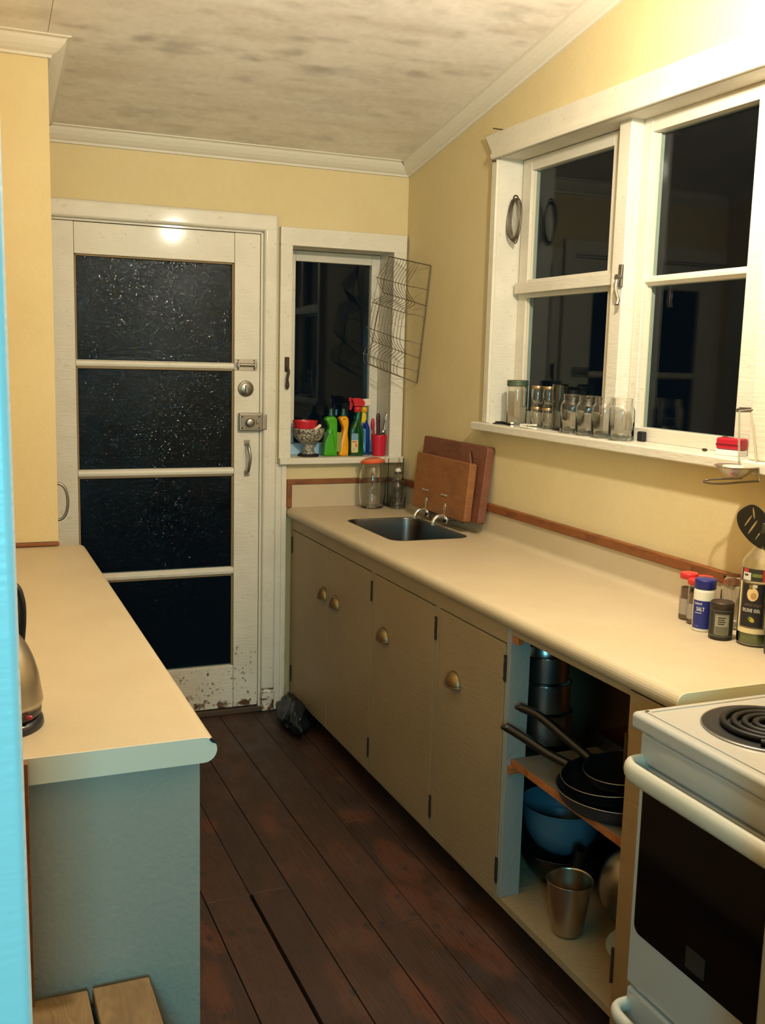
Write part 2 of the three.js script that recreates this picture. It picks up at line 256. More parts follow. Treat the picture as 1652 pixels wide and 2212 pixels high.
// ================================================================ door in the back wall
{ const d = structGroup('door_1');
  const zf = 0.0, zb = -0.04, X0 = -1.512, X1 = -0.657, sL = -1.396, sR = -0.766, Y0 = 0.028;
  mesh('stile', box(X0, sL - 0.001, Y0, 2.034, zb, zf, 0.003), W.paint, d);
  mesh('stile', box(sR + 0.001, X1, 0.33, 2.034, zb, zf, 0.003), W.paint, d);
  mesh('stile_foot', box(sR + 0.001, X1, Y0, 0.3305, zb, zf, 0.003), W.foot, d);
  mesh('top_rail', box(sL, sR, 1.914, 2.033, zb, zf - 0.0008, 0.002), W.paint, d);
  mesh('bottom_rail', box(sL, sR, Y0, 0.216, zb, zf - 0.001, 0.002), W.foot, d);
  const ys = [1.914, 1.508, 1.483, 1.073, 1.046, 0.647, 0.618, 0.216];
  for (const [a, b] of [[1.483, 1.508], [1.046, 1.073], [0.618, 0.647]]) {
    const bar = mesh('glazing_bar', slabX([[-0.034, a - 0.002], [-0.012, a - 0.002], [-0.002, a + 0.004], [0.0, (a + b) / 2], [-0.002, b - 0.004], [-0.012, b + 0.002], [-0.034, b + 0.002]], sL, sR), W.paint, d);
  }
  for (let i = 0; i < 4; i++) {
    mesh('pane', box(sL - 0.004, sR + 0.004, ys[2 * i + 1] - 0.004, ys[2 * i] + 0.004, -0.026, -0.022), W.obscure, d);
    const bead = [box(sL, sL + 0.007, ys[2 * i + 1], ys[2 * i], -0.022, -0.010, 0.002), box(sR - 0.007, sR, ys[2 * i + 1], ys[2 * i], -0.022, -0.010, 0.002), box(sL, sR, ys[2 * i] - 0.007, ys[2 * i], -0.022, -0.010, 0.002)];
    mesh('glazing_bead', bead, std(0x8e7650, 0.7), d);
  }
  // barrel bolt, round deadlock, rim latch and pull handle on the lock stile
  const bolt = mesh('bolt_plate', box(-0.763, -0.669, 1.479, 1.527, 0, 0.0025, 0.001), W.nickel, d);
  mesh('bolt_rod', rod([-0.757, 1.503, 0.011], [-0.675, 1.503, 0.011], 0.0068), W.nickel, bolt);
  for (const x of [-0.755, -0.684]) mesh('bolt_keeper', box(x, x + 0.010, 1.490, 1.516, 0, 0.019, 0.003), W.nickel, bolt);
  for (const [x, y] of [[-0.750, 1.521], [-0.682, 1.521], [-0.750, 1.485], [-0.682, 1.485]]) mesh('screw', at(new THREE.CylinderGeometry(0.0032, 0.0032, 0.002, 10).rotateX(Math.PI / 2), x, y, 0.003), W.rust, bolt);
  const cyl = mesh('deadlock', at(lathe([[0.001, 0], [0.033, 0], [0.0335, 0.004], [0.031, 0.008], [0.021, 0.009], [0.020, 0.014], [0.001, 0.015]], 36).rotateX(Math.PI / 2), -0.717, 1.405, 0), W.nickel, d);
  mesh('turn_knob', box(-0.7225, -0.7135, 1.388, 1.422, 0.013, 0.027, 0.003), W.nickel, cyl);
  const lock = mesh('rim_latch', box(-0.750, -0.648, 1.230, 1.305, 0, 0.024, 0.005), W.nickel, d);
  mesh('latch_face', box(-0.741, -0.657, 1.238, 1.296, 0.0235, 0.026, 0.001), W.steelDark, lock);
  mesh('latch_knob', at(lathe([[0.001, 0], [0.019, 0], [0.019, 0.014], [0.013, 0.019], [0.001, 0.019]], 24).rotateX(Math.PI / 2), -0.706, 1.266, 0.025), W.nickel, lock);
  for (const [x, y] of [[-0.737, 1.290], [-0.665, 1.290], [-0.737, 1.243], [-0.665, 1.243]]) mesh('screw', at(new THREE.CylinderGeometry(0.0036, 0.0036, 0.002, 10).rotateX(Math.PI / 2), x, y, 0.0265), W.rust, lock);
  mesh('snib', box(-0.677, -0.668, 1.260, 1.278, 0.024, 0.034, 0.003), W.nickel, lock);
  mesh('keeper', box(-0.652, -0.632, 1.236, 1.300, 0.0, 0.030, 0.003), W.nickel, lock);
  const pull = mesh('pull_handle', tube([[-0.711, 1.176, 0.004], [-0.711, 1.168, 0.026], [-0.709, 1.148, 0.036], [-0.706, 1.117, 0.040], [-0.709, 1.085, 0.036], [-0.711, 1.062, 0.026], [-0.711, 1.054, 0.004]], 0.0066, 36), W.nickel, d);
  for (const y of [1.180, 1.051]) mesh('handle_foot', box(-0.7225, -0.6995, y - 0.012, y + 0.012, 0, 0.005, 0.002), W.nickel, pull);
  // frame, architraves and weathered threshold
  mesh('jamb', box(-0.6555, -0.640, 0.0, 2.046, -0.12, 0.004), W.paint, d);
  mesh('jamb', box(-1.530, -1.5135, 0.0, 2.046, -0.12, 0.004), W.paint, d);
  mesh('frame_head', box(-1.53, -0.640, 2.036, 2.05, -0.12, 0.004), W.paint, d);
  mesh('architrave', box(-0.646, -0.588, 0.10, 2.113, 0.0, 0.026, 0.011), W.paint, d);
  mesh('architrave_foot', box(-0.647, -0.587, 0.0, 0.10, 0.0, 0.027, 0.011), W.foot, d);
  mesh('architrave_head', box(-1.534, -0.588, 2.044, 2.1135, 0.0, 0.027, 0.012), W.paint, d);
  mesh('cover_board', box(-0.588, -0.540, 0.0, 1.088, 0.0, 0.014, 0.003), W.paint, d);
  mesh('cover_mould', box(-0.563, -0.540, 0.0, 1.088, 0.012, 0.020, 0.003), W.paint, d);
  mesh('threshold', box(-1.525, -0.64, 0.0, 0.022, -0.12, 0.012, 0.004), std(0x4a3a2c, 0.85), d);
}
// pantry door on the side of the projection, only its handle shows past the corner
{ const d = structGroup('door_2');
  mesh('leaf', box(XP, XP + 0.004, 0.1, 2.0, 0.06, 0.60, 0.001), W.paint, d);
  const h = mesh('pull_handle', tube([[XP + 0.003, 1.083, 0.47], [XP + 0.03, 1.080, 0.47], [XP + 0.046, 1.058, 0.47], [XP + 0.052, 1.02, 0.47], [XP + 0.046, 0.980, 0.47], [XP + 0.03, 0.958, 0.47], [XP + 0.003, 0.955, 0.47]], 0.005, 40), W.nickel, d);
  mesh('handle_foot', [box(XP + 0.003, XP + 0.007, 1.070, 1.105, 0.462, 0.478, 0.001), box(XP + 0.003, XP + 0.007, 0.935, 0.968, 0.462, 0.478, 0.001)], W.rust, h);
}
// ================================================================ small window beside the door
{ const w = structGroup('window_1');
  mesh('casing', box(-0.577, -0.524, 1.112, 2.005, 0, 0.021, 0.003), W.paint, w);
  mesh('casing', box(-0.068, -0.008, 1.112, 2.002, 0, 0.021, 0.003), W.paint, w);
  mesh('casing_head', box(-0.577, -0.008, 1.996, 2.07, 0, 0.022, 0.003), W.paint, w);
  mesh('jamb', box(-0.540, -0.522, 1.11, 2.0, -0.175, 0.006), W.paint, w);
  mesh('jamb', box(-0.068, -0.050, 1.11, 2.0, -0.175, 0.006), W.paint, w);
  mesh('frame_head', box(-0.54, -0.05, 1.996, 2.01, -0.175, 0.006), W.paint, w);
  mesh('sill', box(-0.577, -0.006, 1.088, 1.115, -0.175, 0.042, 0.004), W.paint, w);
  const s = group('sash', w), z0 = -0.165, z1 = -0.132;
  mesh('stile', box(-0.521, -0.462, 1.118, 1.994, z0, z1, 0.003), W.paint, s);
  mesh('stile', box(-0.109, -0.0685, 1.118, 1.994, z0, z1, 0.003), W.paint, s);
  mesh('top_rail', box(-0.462, -0.109, 1.950, 1.994, z0, z1 - 0.001, 0.003), W.paint, s);
  mesh('bottom_rail', box(-0.462, -0.109, 1.118, 1.165, z0, z1 - 0.001, 0.003), W.paint, s);
  mesh('pane', box(-0.467, -0.104, 1.160, 1.955, -0.151, -0.147), W.pane, s);
  // old brass fastener on the left casing
  const f = mesh('fastener', [box(-0.556, -0.536, 1.478, 1.540, 0.021, 0.028, 0.003), tube([[-0.546, 1.50, 0.03], [-0.543, 1.478, 0.04], [-0.549, 1.448, 0.041], [-0.545, 1.426, 0.038], [-0.547, 1.408, 0.032]], 0.006, 24)], W.rust, w);
  mesh('fastener_knob', at(new THREE.SphereGeometry(0.0105, 14, 10).scale(0.8, 1.7, 0.8), -0.547, 1.424, 0.037), W.rust, f);
}
// ================================================================ large window over the worktop
{ const w = structGroup('window_2');
  const hd = slabX([[0.728, 2.352], [0.80, 2.266], [2.34, 2.266], [2.34, 2.352]], -0.022, 0, { bevel: 0.004 });
  mesh('casing_head', [hd, slabX([[0.792, 2.287], [0.806, 2.262], [2.30, 2.262], [2.30, 2.287]], -0.030, -0.02, { bevel: 0.003 }), slabX([[0.797, 2.276], [0.808, 2.258], [2.30, 2.258], [2.30, 2.276]], -0.037, -0.028, { bevel: 0.003 })], W.paint, w);
  mesh('casing', box(-0.022, 0.002, 1.318, 2.262, 0.784, 0.822, 0.004), W.paint, w);
  mesh('casing', box(-0.022, 0.002, 1.318, 2.262, 2.18, 2.25, 0.004), W.paint, w);
  mesh('jamb', box(-0.012, 0.125, 1.312, 2.268, 0.80, 0.826, 0.001), W.paint, w);
  mesh('jamb', box(-0.012, 0.125, 1.312, 2.268, 2.17, 2.20, 0.001), W.paint, w);
  mesh('frame_head', box(-0.012, 0.125, 2.262, 2.285, 0.80, 2.2, 0.001), W.paint, w);
  mesh('sill', box(-0.046, 0.13, 1.288, 1.3175, 0.738, 2.36, 0.005), W.paint, w);
  mesh('mullion', box(0.026, 0.125, 1.316, 2.264, 1.488, 1.548, 0.004), W.paint, w);
  const xf = 0.08;
  const sash = (name, z0, z1, y0, y1, l, r, b, t, face, bar) => {
    const s = group(name, w);
    mesh('stile', box(face, 0.118, y0, y1, z0, z0 + l, 0.003), W.paint, s); mesh('stile', box(face, 0.118, y0, y1, z1 - r, z1, 0.003), W.paint, s);
    mesh('top_rail', box(face + 0.001, 0.118, y1 - t, y1, z0 + l, z1 - r, 0.002), W.paint, s); mesh('bottom_rail', box(face + 0.001, 0.118, y0, y0 + b, z0 + l, z1 - r, 0.002), W.paint, s);
    const put = std(0xcfc3a6, 0.7);
    mesh('putty', [box(0.092, 0.1, y0 + b, y1 - t, z0 + l, z0 + l + 0.006, 0.002), box(0.092, 0.1, y0 + b, y1 - t, z1 - r - 0.006, z1 - r, 0.002)], put, s);
    if (bar) {
      mesh('glazing_bar', slabZ([[0.112, bar[0] - 0.003], [0.085, bar[0] - 0.002], [0.074, (bar[0] + bar[1]) / 2 - 0.004], [0.074, (bar[0] + bar[1]) / 2 + 0.004], [0.085, bar[1] + 0.002], [0.112, bar[1] + 0.003]], z0 + l, z1 - r), W.paint, s);
      mesh('pane', box(0.1, 0.104, y0 + b - 0.004, bar[0] + 0.002, z0 + l - 0.004, z1 - r + 0.004), W.pane, s); mesh('pane', box(0.1, 0.104, bar[1] - 0.002, y1 - t + 0.004, z0 + l - 0.004, z1 - r + 0.004), W.pane, s);
    } else mesh('pane', box(0.1, 0.104, y0 + b - 0.004, y1 - t + 0.004, z0 + l - 0.004, z1 - r + 0.004), W.pane, s);
    return s;
  };
  sash('top_sash', 0.834, 1.484, 1.826, 2.260, 0.060, 0.098, 0.012, 0.042, xf);
  sash('fixed_light', 0.827, 1.487, 1.3176, 1.790, 0.058, 0.097, 0.05, 0.016, 0.084);
  mesh('transom', box(0.056, 0.12, 1.788, 1.826, 0.846, 1.487, 0.003), W.paint, w);
  const s2 = sash('casement', 1.551, 2.165, 1.3176, 2.262, 0.040, 0.142, 0.040, 0.042, 0.07, [1.781, 1.805]);
  // casement fastener on the mullion
  const f = mesh('fastener_plate', box(0.018, 0.026, 1.775, 1.842, 1.534, 1.552, 0.002), W.nickel, w);
  mesh('fastener_lever', tube([[0.012, 1.80, 1.545], [0.004, 1.785, 1.548], [0.002, 1.762, 1.552], [0.008, 1.738, 1.556], [0.004, 1.722, 1.558]], 0.0062, 26), W.chrome, f);
  mesh('fastener_pivot', rod([0.02, 1.803, 1.545], [0.004, 1.803, 1.545], 0.009, 14), W.nickel, f);
  // fastener on the casement's closing stile
  const g = mesh('stay_plate', box(0.062, 0.07, 1.418, 1.478, 2.105, 2.121, 0.002), W.nickel, s2);
  mesh('stay_pin', rod([0.064, 1.437, 2.113], [-0.004, 1.437, 2.113], 0.0055), W.nickel, g);
  mesh('nail', rod([-0.05, 2.358, 0.835], [0.0, 2.357, 0.835], 0.0022), W.rust, w); mesh('nail', rod([-0.035, 2.252, 0.812], [0.0, 2.254, 0.815], 0.003), W.rust, w);
}
// ================================================================ worktop with upstand, sink and taps
const ZE = 2.6, XN = -0.537, CF = -0.515;
{ const t = thing('worktop', 'long cream laminate worktop with rounded front edge and sink cut-out', 'worktop');
  const prof = []; for (let i = 0; i <= 12; i++) { const a = Math.PI / 2 + Math.PI * i / 12; prof.push([XN + 0.0225 + 0.0225 * Math.cos(a), 0.8775 + 0.0225 * Math.sin(a)]); }
  prof.push([-0.002, 0.855], [-0.002, 0.99], [-0.016, 0.99]); for (let i = 0; i <= 6; i++) { const a = -Math.PI / 2 * i / 6; prof.push([-0.036 + 0.02 * Math.cos(a), 0.92 + 0.02 * Math.sin(a)]); }
  const body = new Brush(slabZ(prof, 0.0, ZE)); body.updateMatrixWorld();
  const cut = extrude(roundRect(-0.41, -0.885, -0.102, -0.382, 0.055), 0.3); cut.rotateX(-Math.PI / 2); cut.translate(0, 0.8, 0);
  const cb = new Brush(plain(cut)); cb.updateMatrixWorld();
  const ev = new Evaluator(); ev.useGroups = false; const res = ev.evaluate(body, cb, SUBTRACTION);
  mesh('top', wuv(res.geometry), W.laminate, t);
  mesh('upstand', box(-0.516, -0.016, 0.899, 0.998, 0.0005, 0.014, 0.002), W.laminate, t);
  mesh('bead', box(-0.022, 0.0, 0.991, 1.020, 0.012, 2.17, 0.004), W.bead, t);
  mesh('bead', box(-0.538, -0.002, 0.998, 1.021, 0.0, 0.018, 0.004), W.bead, t);
  mesh('bead', box(-0.538, -0.514, 0.90, 1.0, 0.0, 0.018, 0.004), W.bead, t);
  mesh('end_strip', slabZ(prof.slice(0, 14).concat([[-0.002, 0.90]]).map(([x, y]) => [x, y]), ZE, ZE + 0.0015), phys(0xd9d6b8, 0.45), t);
}
{ const t = thing('sink', 'square stainless steel sink bowl let into the cream worktop', 'sink');
  // pressed bowl: rounded-rectangle rings from the rim down
  const rings = [[0.000, 0.9005, 0.055], [0.004, 0.9005, 0.055], [0.007, 0.895, 0.053], [0.010, 0.86, 0.052], [0.018, 0.76, 0.05], [0.028, 0.735, 0.05], [0.05, 0.728, 0.045], [0.11, 0.725, 0.03]];
  const N = 36, P = rings.map(([i, y, r]) => roundRect(-0.413 + i, 0.379 + i, -0.099 - i, 0.888 - i, r, 8).map(([x, z]) => [x, y, z])); const pos = [];
  for (let k = 0; k < P.length - 1; k++) for (let i = 0; i < P[k].length; i++) { const j = (i + 1) % P[k].length, a = P[k][i], b = P[k][j], c = P[k + 1][j], d = P[k + 1][i]; pos.push(...a, ...c, ...b, ...a, ...d, ...c); }
  const last = P[P.length - 1]; for (let i = 1; i < last.length - 1; i++) pos.push(...last[0], ...last[i + 1], ...last[i]);
  let g = new THREE.BufferGeometry(); g.setAttribute('position', new THREE.Float32BufferAttribute(pos, 3)); g = mergeVertices(g, 1e-5); g.computeVertexNormals();
  mesh('bowl', g, std(0x6a6864, 0.34, { metalness: 1, side: THREE.DoubleSide }), t);
  mesh('drain', at(lathe([[0.001, 0.002], [0.02, 0.002], [0.024, 0.005], [0.034, 0.004], [0.036, 0]], 28), -0.26, 0.7255, 0.63), W.steel, t);
}
function tap(name, label, x, z, turn) {
  const t = thing(name, label, 'tap', [x, 0.93, z], turn, 'bib taps over the sink');
  mesh('body', lathe(smooth([[0.012, -0.014], [0.0155, -0.006], [0.0155, 0.01], [0.012, 0.022], [0.0125, 0.05], [0.010, 0.062], [0.0055, 0.068], [0.0045, 0.088]], 28), 22), W.chrome, t);
  mesh('spout', tube([[-0.004, 0.006, 0], [-0.024, 0.014, 0], [-0.042, 0.010, 0], [-0.054, -0.004, 0], [-0.057, -0.020, 0]], 0.0088, 24, 12), W.chrome, t);
  mesh('tail_pipe', rod([0.006, 0.002, 0], [-x - 0.012, 0.002, 0], 0.0095, 14), W.chrome, t);
  mesh('wall_flange', at(lathe([[0.001, 0], [0.021, 0], [0.019, 0.006], [0.001, 0.008]], 22).rotateZ(Math.PI / 2), -x - 0.0155, 0.002, 0), W.chrome, t);
  const h = mesh('handle', [at(new THREE.SphereGeometry(0.0075, 14, 10), 0, 0.092, 0), tube([[0.004, 0.0925, 0.034], [0.002, 0.094, 0.018], [0, 0.093, 0], [-0.002, 0.094, -0.018], [-0.004, 0.0925, -0.034]], 0.0045, 20)], W.chrome, t);
  for (const k of [-1, 1]) mesh('handle_tip', at(new THREE.SphereGeometry(0.006, 12, 8), 0.004 * k, 0.0925, 0.034 * k), W.chrome, h);
}
tap('tap', 'chrome bib tap with cross bar over the sink, on the door side', -0.088, 0.478, 0);
tap('tap', 'chrome bib tap with cross bar over the sink, on the stove side', -0.088, 0.648, 0);

// ================================================================ base cupboards under the long worktop
const cupGeo = (() => {                                              // pressed cup pull, open underneath
  const g = new THREE.SphereGeometry(1, 22, 12, -Math.PI / 2, Math.PI, 0, Math.PI / 2); g.scale(0.026, 0.042, 0.041); return g;
})();
const cupMat = std(0x8f7a58, 0.42, { metalness: 1, side: THREE.DoubleSide });
function cupPull(z, y, parent) {
  const h = mesh('cup_handle', at(cupGeo.clone(), CF - 0.001, y - 0.014, z), cupMat, parent);
  mesh('handle_lip', tube([[CF - 0.001, y - 0.014, z - 0.042], [CF - 0.017, y - 0.015, z - 0.031], [CF - 0.0265, y - 0.016, z], [CF - 0.017, y - 0.015, z + 0.031], [CF - 0.001, y - 0.014, z + 0.042]], 0.0022, 24, 6), cupMat, h);
}
function hinge(z, y, parent) {
  const h = mesh('hinge', [box(CF - 0.0015, CF + 0.001, y - 0.035, y + 0.035, z - 0.011, z + 0.003), rod([CF - 0.003, y - 0.036, z + 0.002], [CF - 0.003, y + 0.036, z + 0.002], 0.0032)], std(0x3a352d, 0.55, { metalness: 0.6 }), parent);
  for (const k of [-0.022, 0.022]) mesh('screw', box(CF - 0.0028, CF - 0.001, y + k - 0.003, y + k + 0.003, z - 0.008, z - 0.003), W.nickel, h);
}
const hardboard = std(0x7d6146, 0.85, { bumpMap: bumpFine, bumpScale: 0.0005 });
const YB = 0.076, YD = 0.807, YT = 0.855;
function cupboard(name, label, z0, z1, doors, stileL, stileR) {
  const t = thing(name, label, 'cupboard', [0, 0, 0], 0, 'cream base cupboards under the long worktop');
  const fr = [box(CF, CF + 0.02, YD + 0.002, YT, z0, z1), box(CF + 0.001, -0.03, YB, 0.098, z0, z1)];
  if (stileL) fr.push(box(CF, CF + 0.022, YB, YD + 0.002, z0, z0 + stileL));
  if (stileR) fr.push(box(CF, CF + 0.022, YB, YD + 0.002, z1 - stileR, z1));
  mesh('frame', fr.map(wuv), W.cab, t);
  mesh('plinth', box(-0.41, -0.39, 0, YB, z0, z1), W.cab, t);
  for (const [a, b, hz, hy, hingeZ] of doors) {
    const dr = mesh('door', box(CF - 0.0005, CF + 0.017, YB + 0.008, YD - 0.003, a + 0.0015, b - 0.0015, 0.002), W.cab, t);
    cupPull(hz, hy, dr); for (const y of [0.74, 0.168]) hinge(hingeZ, y, dr);
  }
  mesh('back_panel', box(-0.03, -0.018, 0.02, 0.85, z0, z1), hardboard, t);
  return t;
}
cupboard('base_cupboard', 'cream double cupboard beside the back door with two cup handles together', 0.012, 0.952, [[0.03, 0.492, 0.442, 0.617, 0.036], [0.492, 0.944, 0.582, 0.614, 0.946]], 0.018, 0.008);
cupboard('base_cupboard', 'cream single cupboard between the double cupboard and another single one', 0.952, 1.472, [[0.962, 1.455, 1.062, 0.611, 1.464]], 0.01, 0.014);
cupboard('base_cupboard', 'cream single cupboard whose door edge borders the open pan cupboard', 1.472, 1.8868, [[1.486, 1.884, 1.597, 0.617, 1.889]], 0.014, 0);
{ const t = thing('open_cupboard', 'doorless cream cupboard full of pans beside the white stove', 'cupboard', [0, 0, 0], 0, 'cream base cupboards under the long worktop');
  mesh('frame', [box(CF, CF + 0.02, 0.85, YT, 1.9105, ZE), box(CF, CF + 0.024, 0, 0.855, 2.423, ZE), box(CF + 0.02, -0.03, 0.02, 0.85, 2.56, 2.598), box(CF, CF + 0.02, 0.838, 0.8498, 1.9105, 2.4228)].map(wuv), W.cab, t);
  mesh('post', box(CF, -0.455, 0.098, 0.855, 1.888, 1.910, 0.001), W.post, t);
  mesh('bottom_board', box(CF, -0.032, YB, 0.0978, 1.888, 2.4228, 0.001), W.cab, t);
  const sh = mesh('shelf', box(-0.497, -0.03, 0.476, 0.494, 1.912, 2.56), std(0x6f6a5e, 0.7), t);
  mesh('shelf_edge', box(-0.500, -0.4965, 0.4755, 0.4945, 1.905, 2.425), W.rawwood, sh);
  mesh('shelf_batten', box(-0.51, -0.455, 0.455, 0.476, 1.910, 1.924), W.rawwood, t);
  mesh('back_panel', box(-0.03, -0.018, 0.02, 0.85, 1.912, 2.56), hardboard, t);
  mesh('hinge_leaf', [box(CF + 0.001, CF + 0.026, 0.67, 0.75, 2.4195, 2.4235), rod([CF - 0.002, 0.668, 2.421], [CF - 0.002, 0.752, 2.421], 0.004)], W.rust, t);
  mesh('hinge_leaf', [box(CF + 0.001, CF + 0.026, 0.165, 0.245, 2.4195, 2.4235), rod([CF - 0.002, 0.163, 2.421], [CF - 0.002, 0.247, 2.421], 0.004)], W.rust, t);
  mesh('plinth', box(-0.41, -0.39, 0, YB, 1.905, ZE), W.cab, t);
  mesh('cleat', box(CF + 0.004, CF + 0.02, 0.815, 0.835, 1.9105, 1.94), W.rawwood, t);
}
// ================================================================ narrow bench on the left
{ const t = thing('side_worktop', 'cream laminate side worktop carrying the kettle, chipped at its corner', 'worktop');
  const x1 = -1.4475, r = 0.0225, yc = 0.8775, prof = [[XL + 0.002, 0.855]]; for (let i = 0; i <= 12; i++) { const a = -Math.PI / 2 + Math.PI * i / 12; prof.push([x1 - r + r * Math.cos(a), yc + r * Math.sin(a)]); } prof.push([XL + 0.002, 0.9]);
  mesh('top', slabZ(prof, ZP + 0.002, 2.526), W.laminate, t);
  mesh('end_edging', slabZ(prof, 2.526, 2.5276), phys(0xd9d6c4, 0.45), t);
  mesh('chip', slabZ([[x1 - 0.014, 0.8955], [x1 - 0.010, 0.8985], [x1 - 0.004, 0.8935], [x1 + 0.0004, 0.8855], [x1 - 0.004, 0.888], [x1 - 0.009, 0.890]], 2.5262, 2.5284), W.blackRough, t);
}
{ const t = thing('side_cupboard', 'plain pale end panel and carcass of the bench under the kettle', 'cupboard');
  mesh('end_panel', box(-1.754, -1.472, 0.0, 0.8545, 2.485, 2.503, 0.001), phys(0x9a988b, 0.5, { bumpMap: bumpFine, bumpScale: 0.0008 }), t);
  mesh('carcass', box(-1.93, -1.475, 0.0, 0.8545, ZP + 0.01, 2.484), W.cab, t);
}
// ================================================================ stove
{ const t = thing('stove', 'white freestanding electric stove with coil rings and black oven window', 'stove');
  const z0 = 2.655, z1 = 3.168, xf = -0.655;
  mesh('body', box(-0.63, -0.05, 0.02, 0.862, z0 + 0.006, z1 - 0.006, 0.004), W.enamel, t);
  const hob = mesh('hob', [box(-0.688, -0.05, 0.868, 0.902, z0 - 0.002, z1 + 0.002, 0.010)], W.enamel, t);
  mesh('hob_rim', [box(-0.668, -0.12, 0.9015, 0.9045, z0 + 0.014, z0 + 0.022, 0.001), box(-0.668, -0.12, 0.9015, 0.9045, z1 - 0.022, z1 - 0.014, 0.001), box(-0.668, -0.66, 0.9015, 0.9045, z0 + 0.014, z1 - 0.014, 0.001)], W.enamel, hob);
  const ring = (x, z, R) => {
    const b = mesh('burner', at(lathe([[0.001, -0.0008], [R * 0.86, -0.0008], [R * 0.97, 0.0012], [R, 0.003], [R + 0.003, 0.0015], [R + 0.004, -0.001]], 48), x, 0.9035, z), std(0x0e0e10, 0.5), t);
    const pts = []; const turns = 4.4; for (let i = 0; i <= 130; i++) { const a = i / 130 * turns * Math.PI * 2, r = 0.017 + (R * 0.84 - 0.017) * i / 130; pts.push([x + r * Math.cos(a), 0.9095, z + r * Math.sin(a)]); }
    mesh('coil', tube(pts, 0.0062, 360, 8), std(0x0d0d10, 0.5, { metalness: 0.4 }), b);
    mesh('trim_ring', at(new THREE.TorusGeometry(R + 0.004, 0.0018, 8, 56).rotateX(Math.PI / 2), x, 0.9040, z), W.steel, b);
  };
  ring(-0.505, 2.822, 0.118); ring(-0.235, 2.79, 0.088); ring(-0.235, 3.03, 0.118); ring(-0.50, 3.055, 0.088);
  mesh('front_panel', box(-0.666, -0.63, 0.80, 0.860, z0 + 0.002, z1 - 0.002, 0.008), W.enamel, t);
  const dr = mesh('oven_door', box(-0.662, -0.632, 0.345, 0.797, z0 + 0.001, z1 - 0.001, 0.008), W.enamel, t);
  mesh('oven_window', slabX(roundRect(2.674, 0.462, 3.000, 0.766, 0.018), -0.6638, -0.655), W.darkGlass, dr);
  const hg = tube([[-0.655, 0, z0 + 0.012], [-0.688, 0, z0 + 0.014], [-0.704, 0, z0 + 0.030], [-0.709, 0, z0 + 0.07], [-0.709, 0, 2.91], [-0.709, 0, z1 - 0.07], [-0.704, 0, z1 - 0.03], [-0.688, 0, z1 - 0.014], [-0.655, 0, z1 - 0.012]], 0.0115, 90, 12); hg.scale(1, 1.75, 1); hg.translate(0, 0.799, 0);
  mesh('door_handle', hg, phys(0xbdb8a6, 0.3), dr);
  mesh('badge', box(-0.6652, -0.6636, 0.478, 0.518, 2.825, 2.875), std(0x1f1f1c, 0.5), dr);
  const dw = mesh('drawer', box(-0.660, -0.632, 0.07, 0.338, z0 + 0.001, z1 - 0.001, 0.008), W.enamel, t);
  const h2 = tube([[-0.652, 0, z0 + 0.008], [-0.682, 0, z0 + 0.010], [-0.697, 0, z0 + 0.026], [-0.702, 0, z0 + 0.07], [-0.702, 0, 2.91], [-0.702, 0, z1 - 0.07], [-0.69, 0, z1 - 0.014], [-0.652, 0, z1 - 0.01]], 0.010, 80, 12); h2.scale(1, 1.5, 1); h2.translate(0, 0.300, 0);
  mesh('drawer_handle', h2, phys(0xbdb8a6, 0.3), dw);
  for (const [x, z] of [[-0.6, z0 + 0.04], [-0.6, z1 - 0.04], [-0.1, z0 + 0.04], [-0.1, z1 - 0.04]]) mesh('foot', at(new THREE.CylinderGeometry(0.016, 0.018, 0.024, 14), x, 0.012, z), W.black, t);
}

// ================================================================ things on the worktop by the door
function vessel(prof, mat, parent, name = 'glass') { return mesh(name, lathe(smooth(prof, 44), 36), mat, parent); }
{ const t = thing('preserving_jar', 'large clear preserving jar with an orange rubber seal beside the sink', 'jar', [-0.176, 0.9, 0.098]);
  mesh('glass', lathe(blown([[0.001, 0.001], [0.044, 0.001], [0.050, 0.006], ...smooth([[0.052, 0.014], [0.058, 0.06], [0.0585, 0.11], [0.054, 0.155], [0.046, 0.178]], 24), [0.044, 0.182], [0.047, 0.186], [0.047, 0.192], [0.044, 0.195]], 0.0032), 40), W.jar, t);
  const s = mesh('rubber_seal', at(lathe([[0.001, 0], [0.052, -0.002], [0.055, 0.003], [0.050, 0.008], [0.001, 0.009]], 36).rotateZ(0.07), 0, 0.199, 0), std(0xd0532a, 0.55), t);
  mesh('lid', at(lathe([[0.001, 0.012], [0.030, 0.011], [0.042, 0.006], [0.044, 0]], 36).rotateZ(0.07), 0, 0.206, 0), phys(0xd8734a, 0.3), t);
}
{ const t = thing('stopper_bottle', 'small clear glass bottle with a wire swing stopper', 'bottle', [-0.072, 0.9, 0.135]);
  mesh('glass', lathe(blown([[0.001, 0.001], [0.032, 0.001], [0.036, 0.006], [0.0365, 0.09], ...smooth([[0.0355, 0.098], [0.026, 0.118], [0.0145, 0.128], [0.0125, 0.150]], 16), [0.015, 0.152], [0.015, 0.160]], 0.003), 36), W.jar, t);
  mesh('stopper', lathe([[0.001, 0.158], [0.013, 0.158], [0.014, 0.166], [0.009, 0.174], [0.001, 0.176]], 24), phys(0xd8d2c4, 0.3), t);
  mesh('wire_bail', tube([[0.016, 0.146, 0], [0.019, 0.160, 0.004], [0.012, 0.180, 0.004], [0, 0.184, 0.003], [-0.012, 0.180, 0.004], [-0.019, 0.160, 0.004], [-0.016, 0.146, 0]], 0.0016, 36, 6), W.wire, t);
}
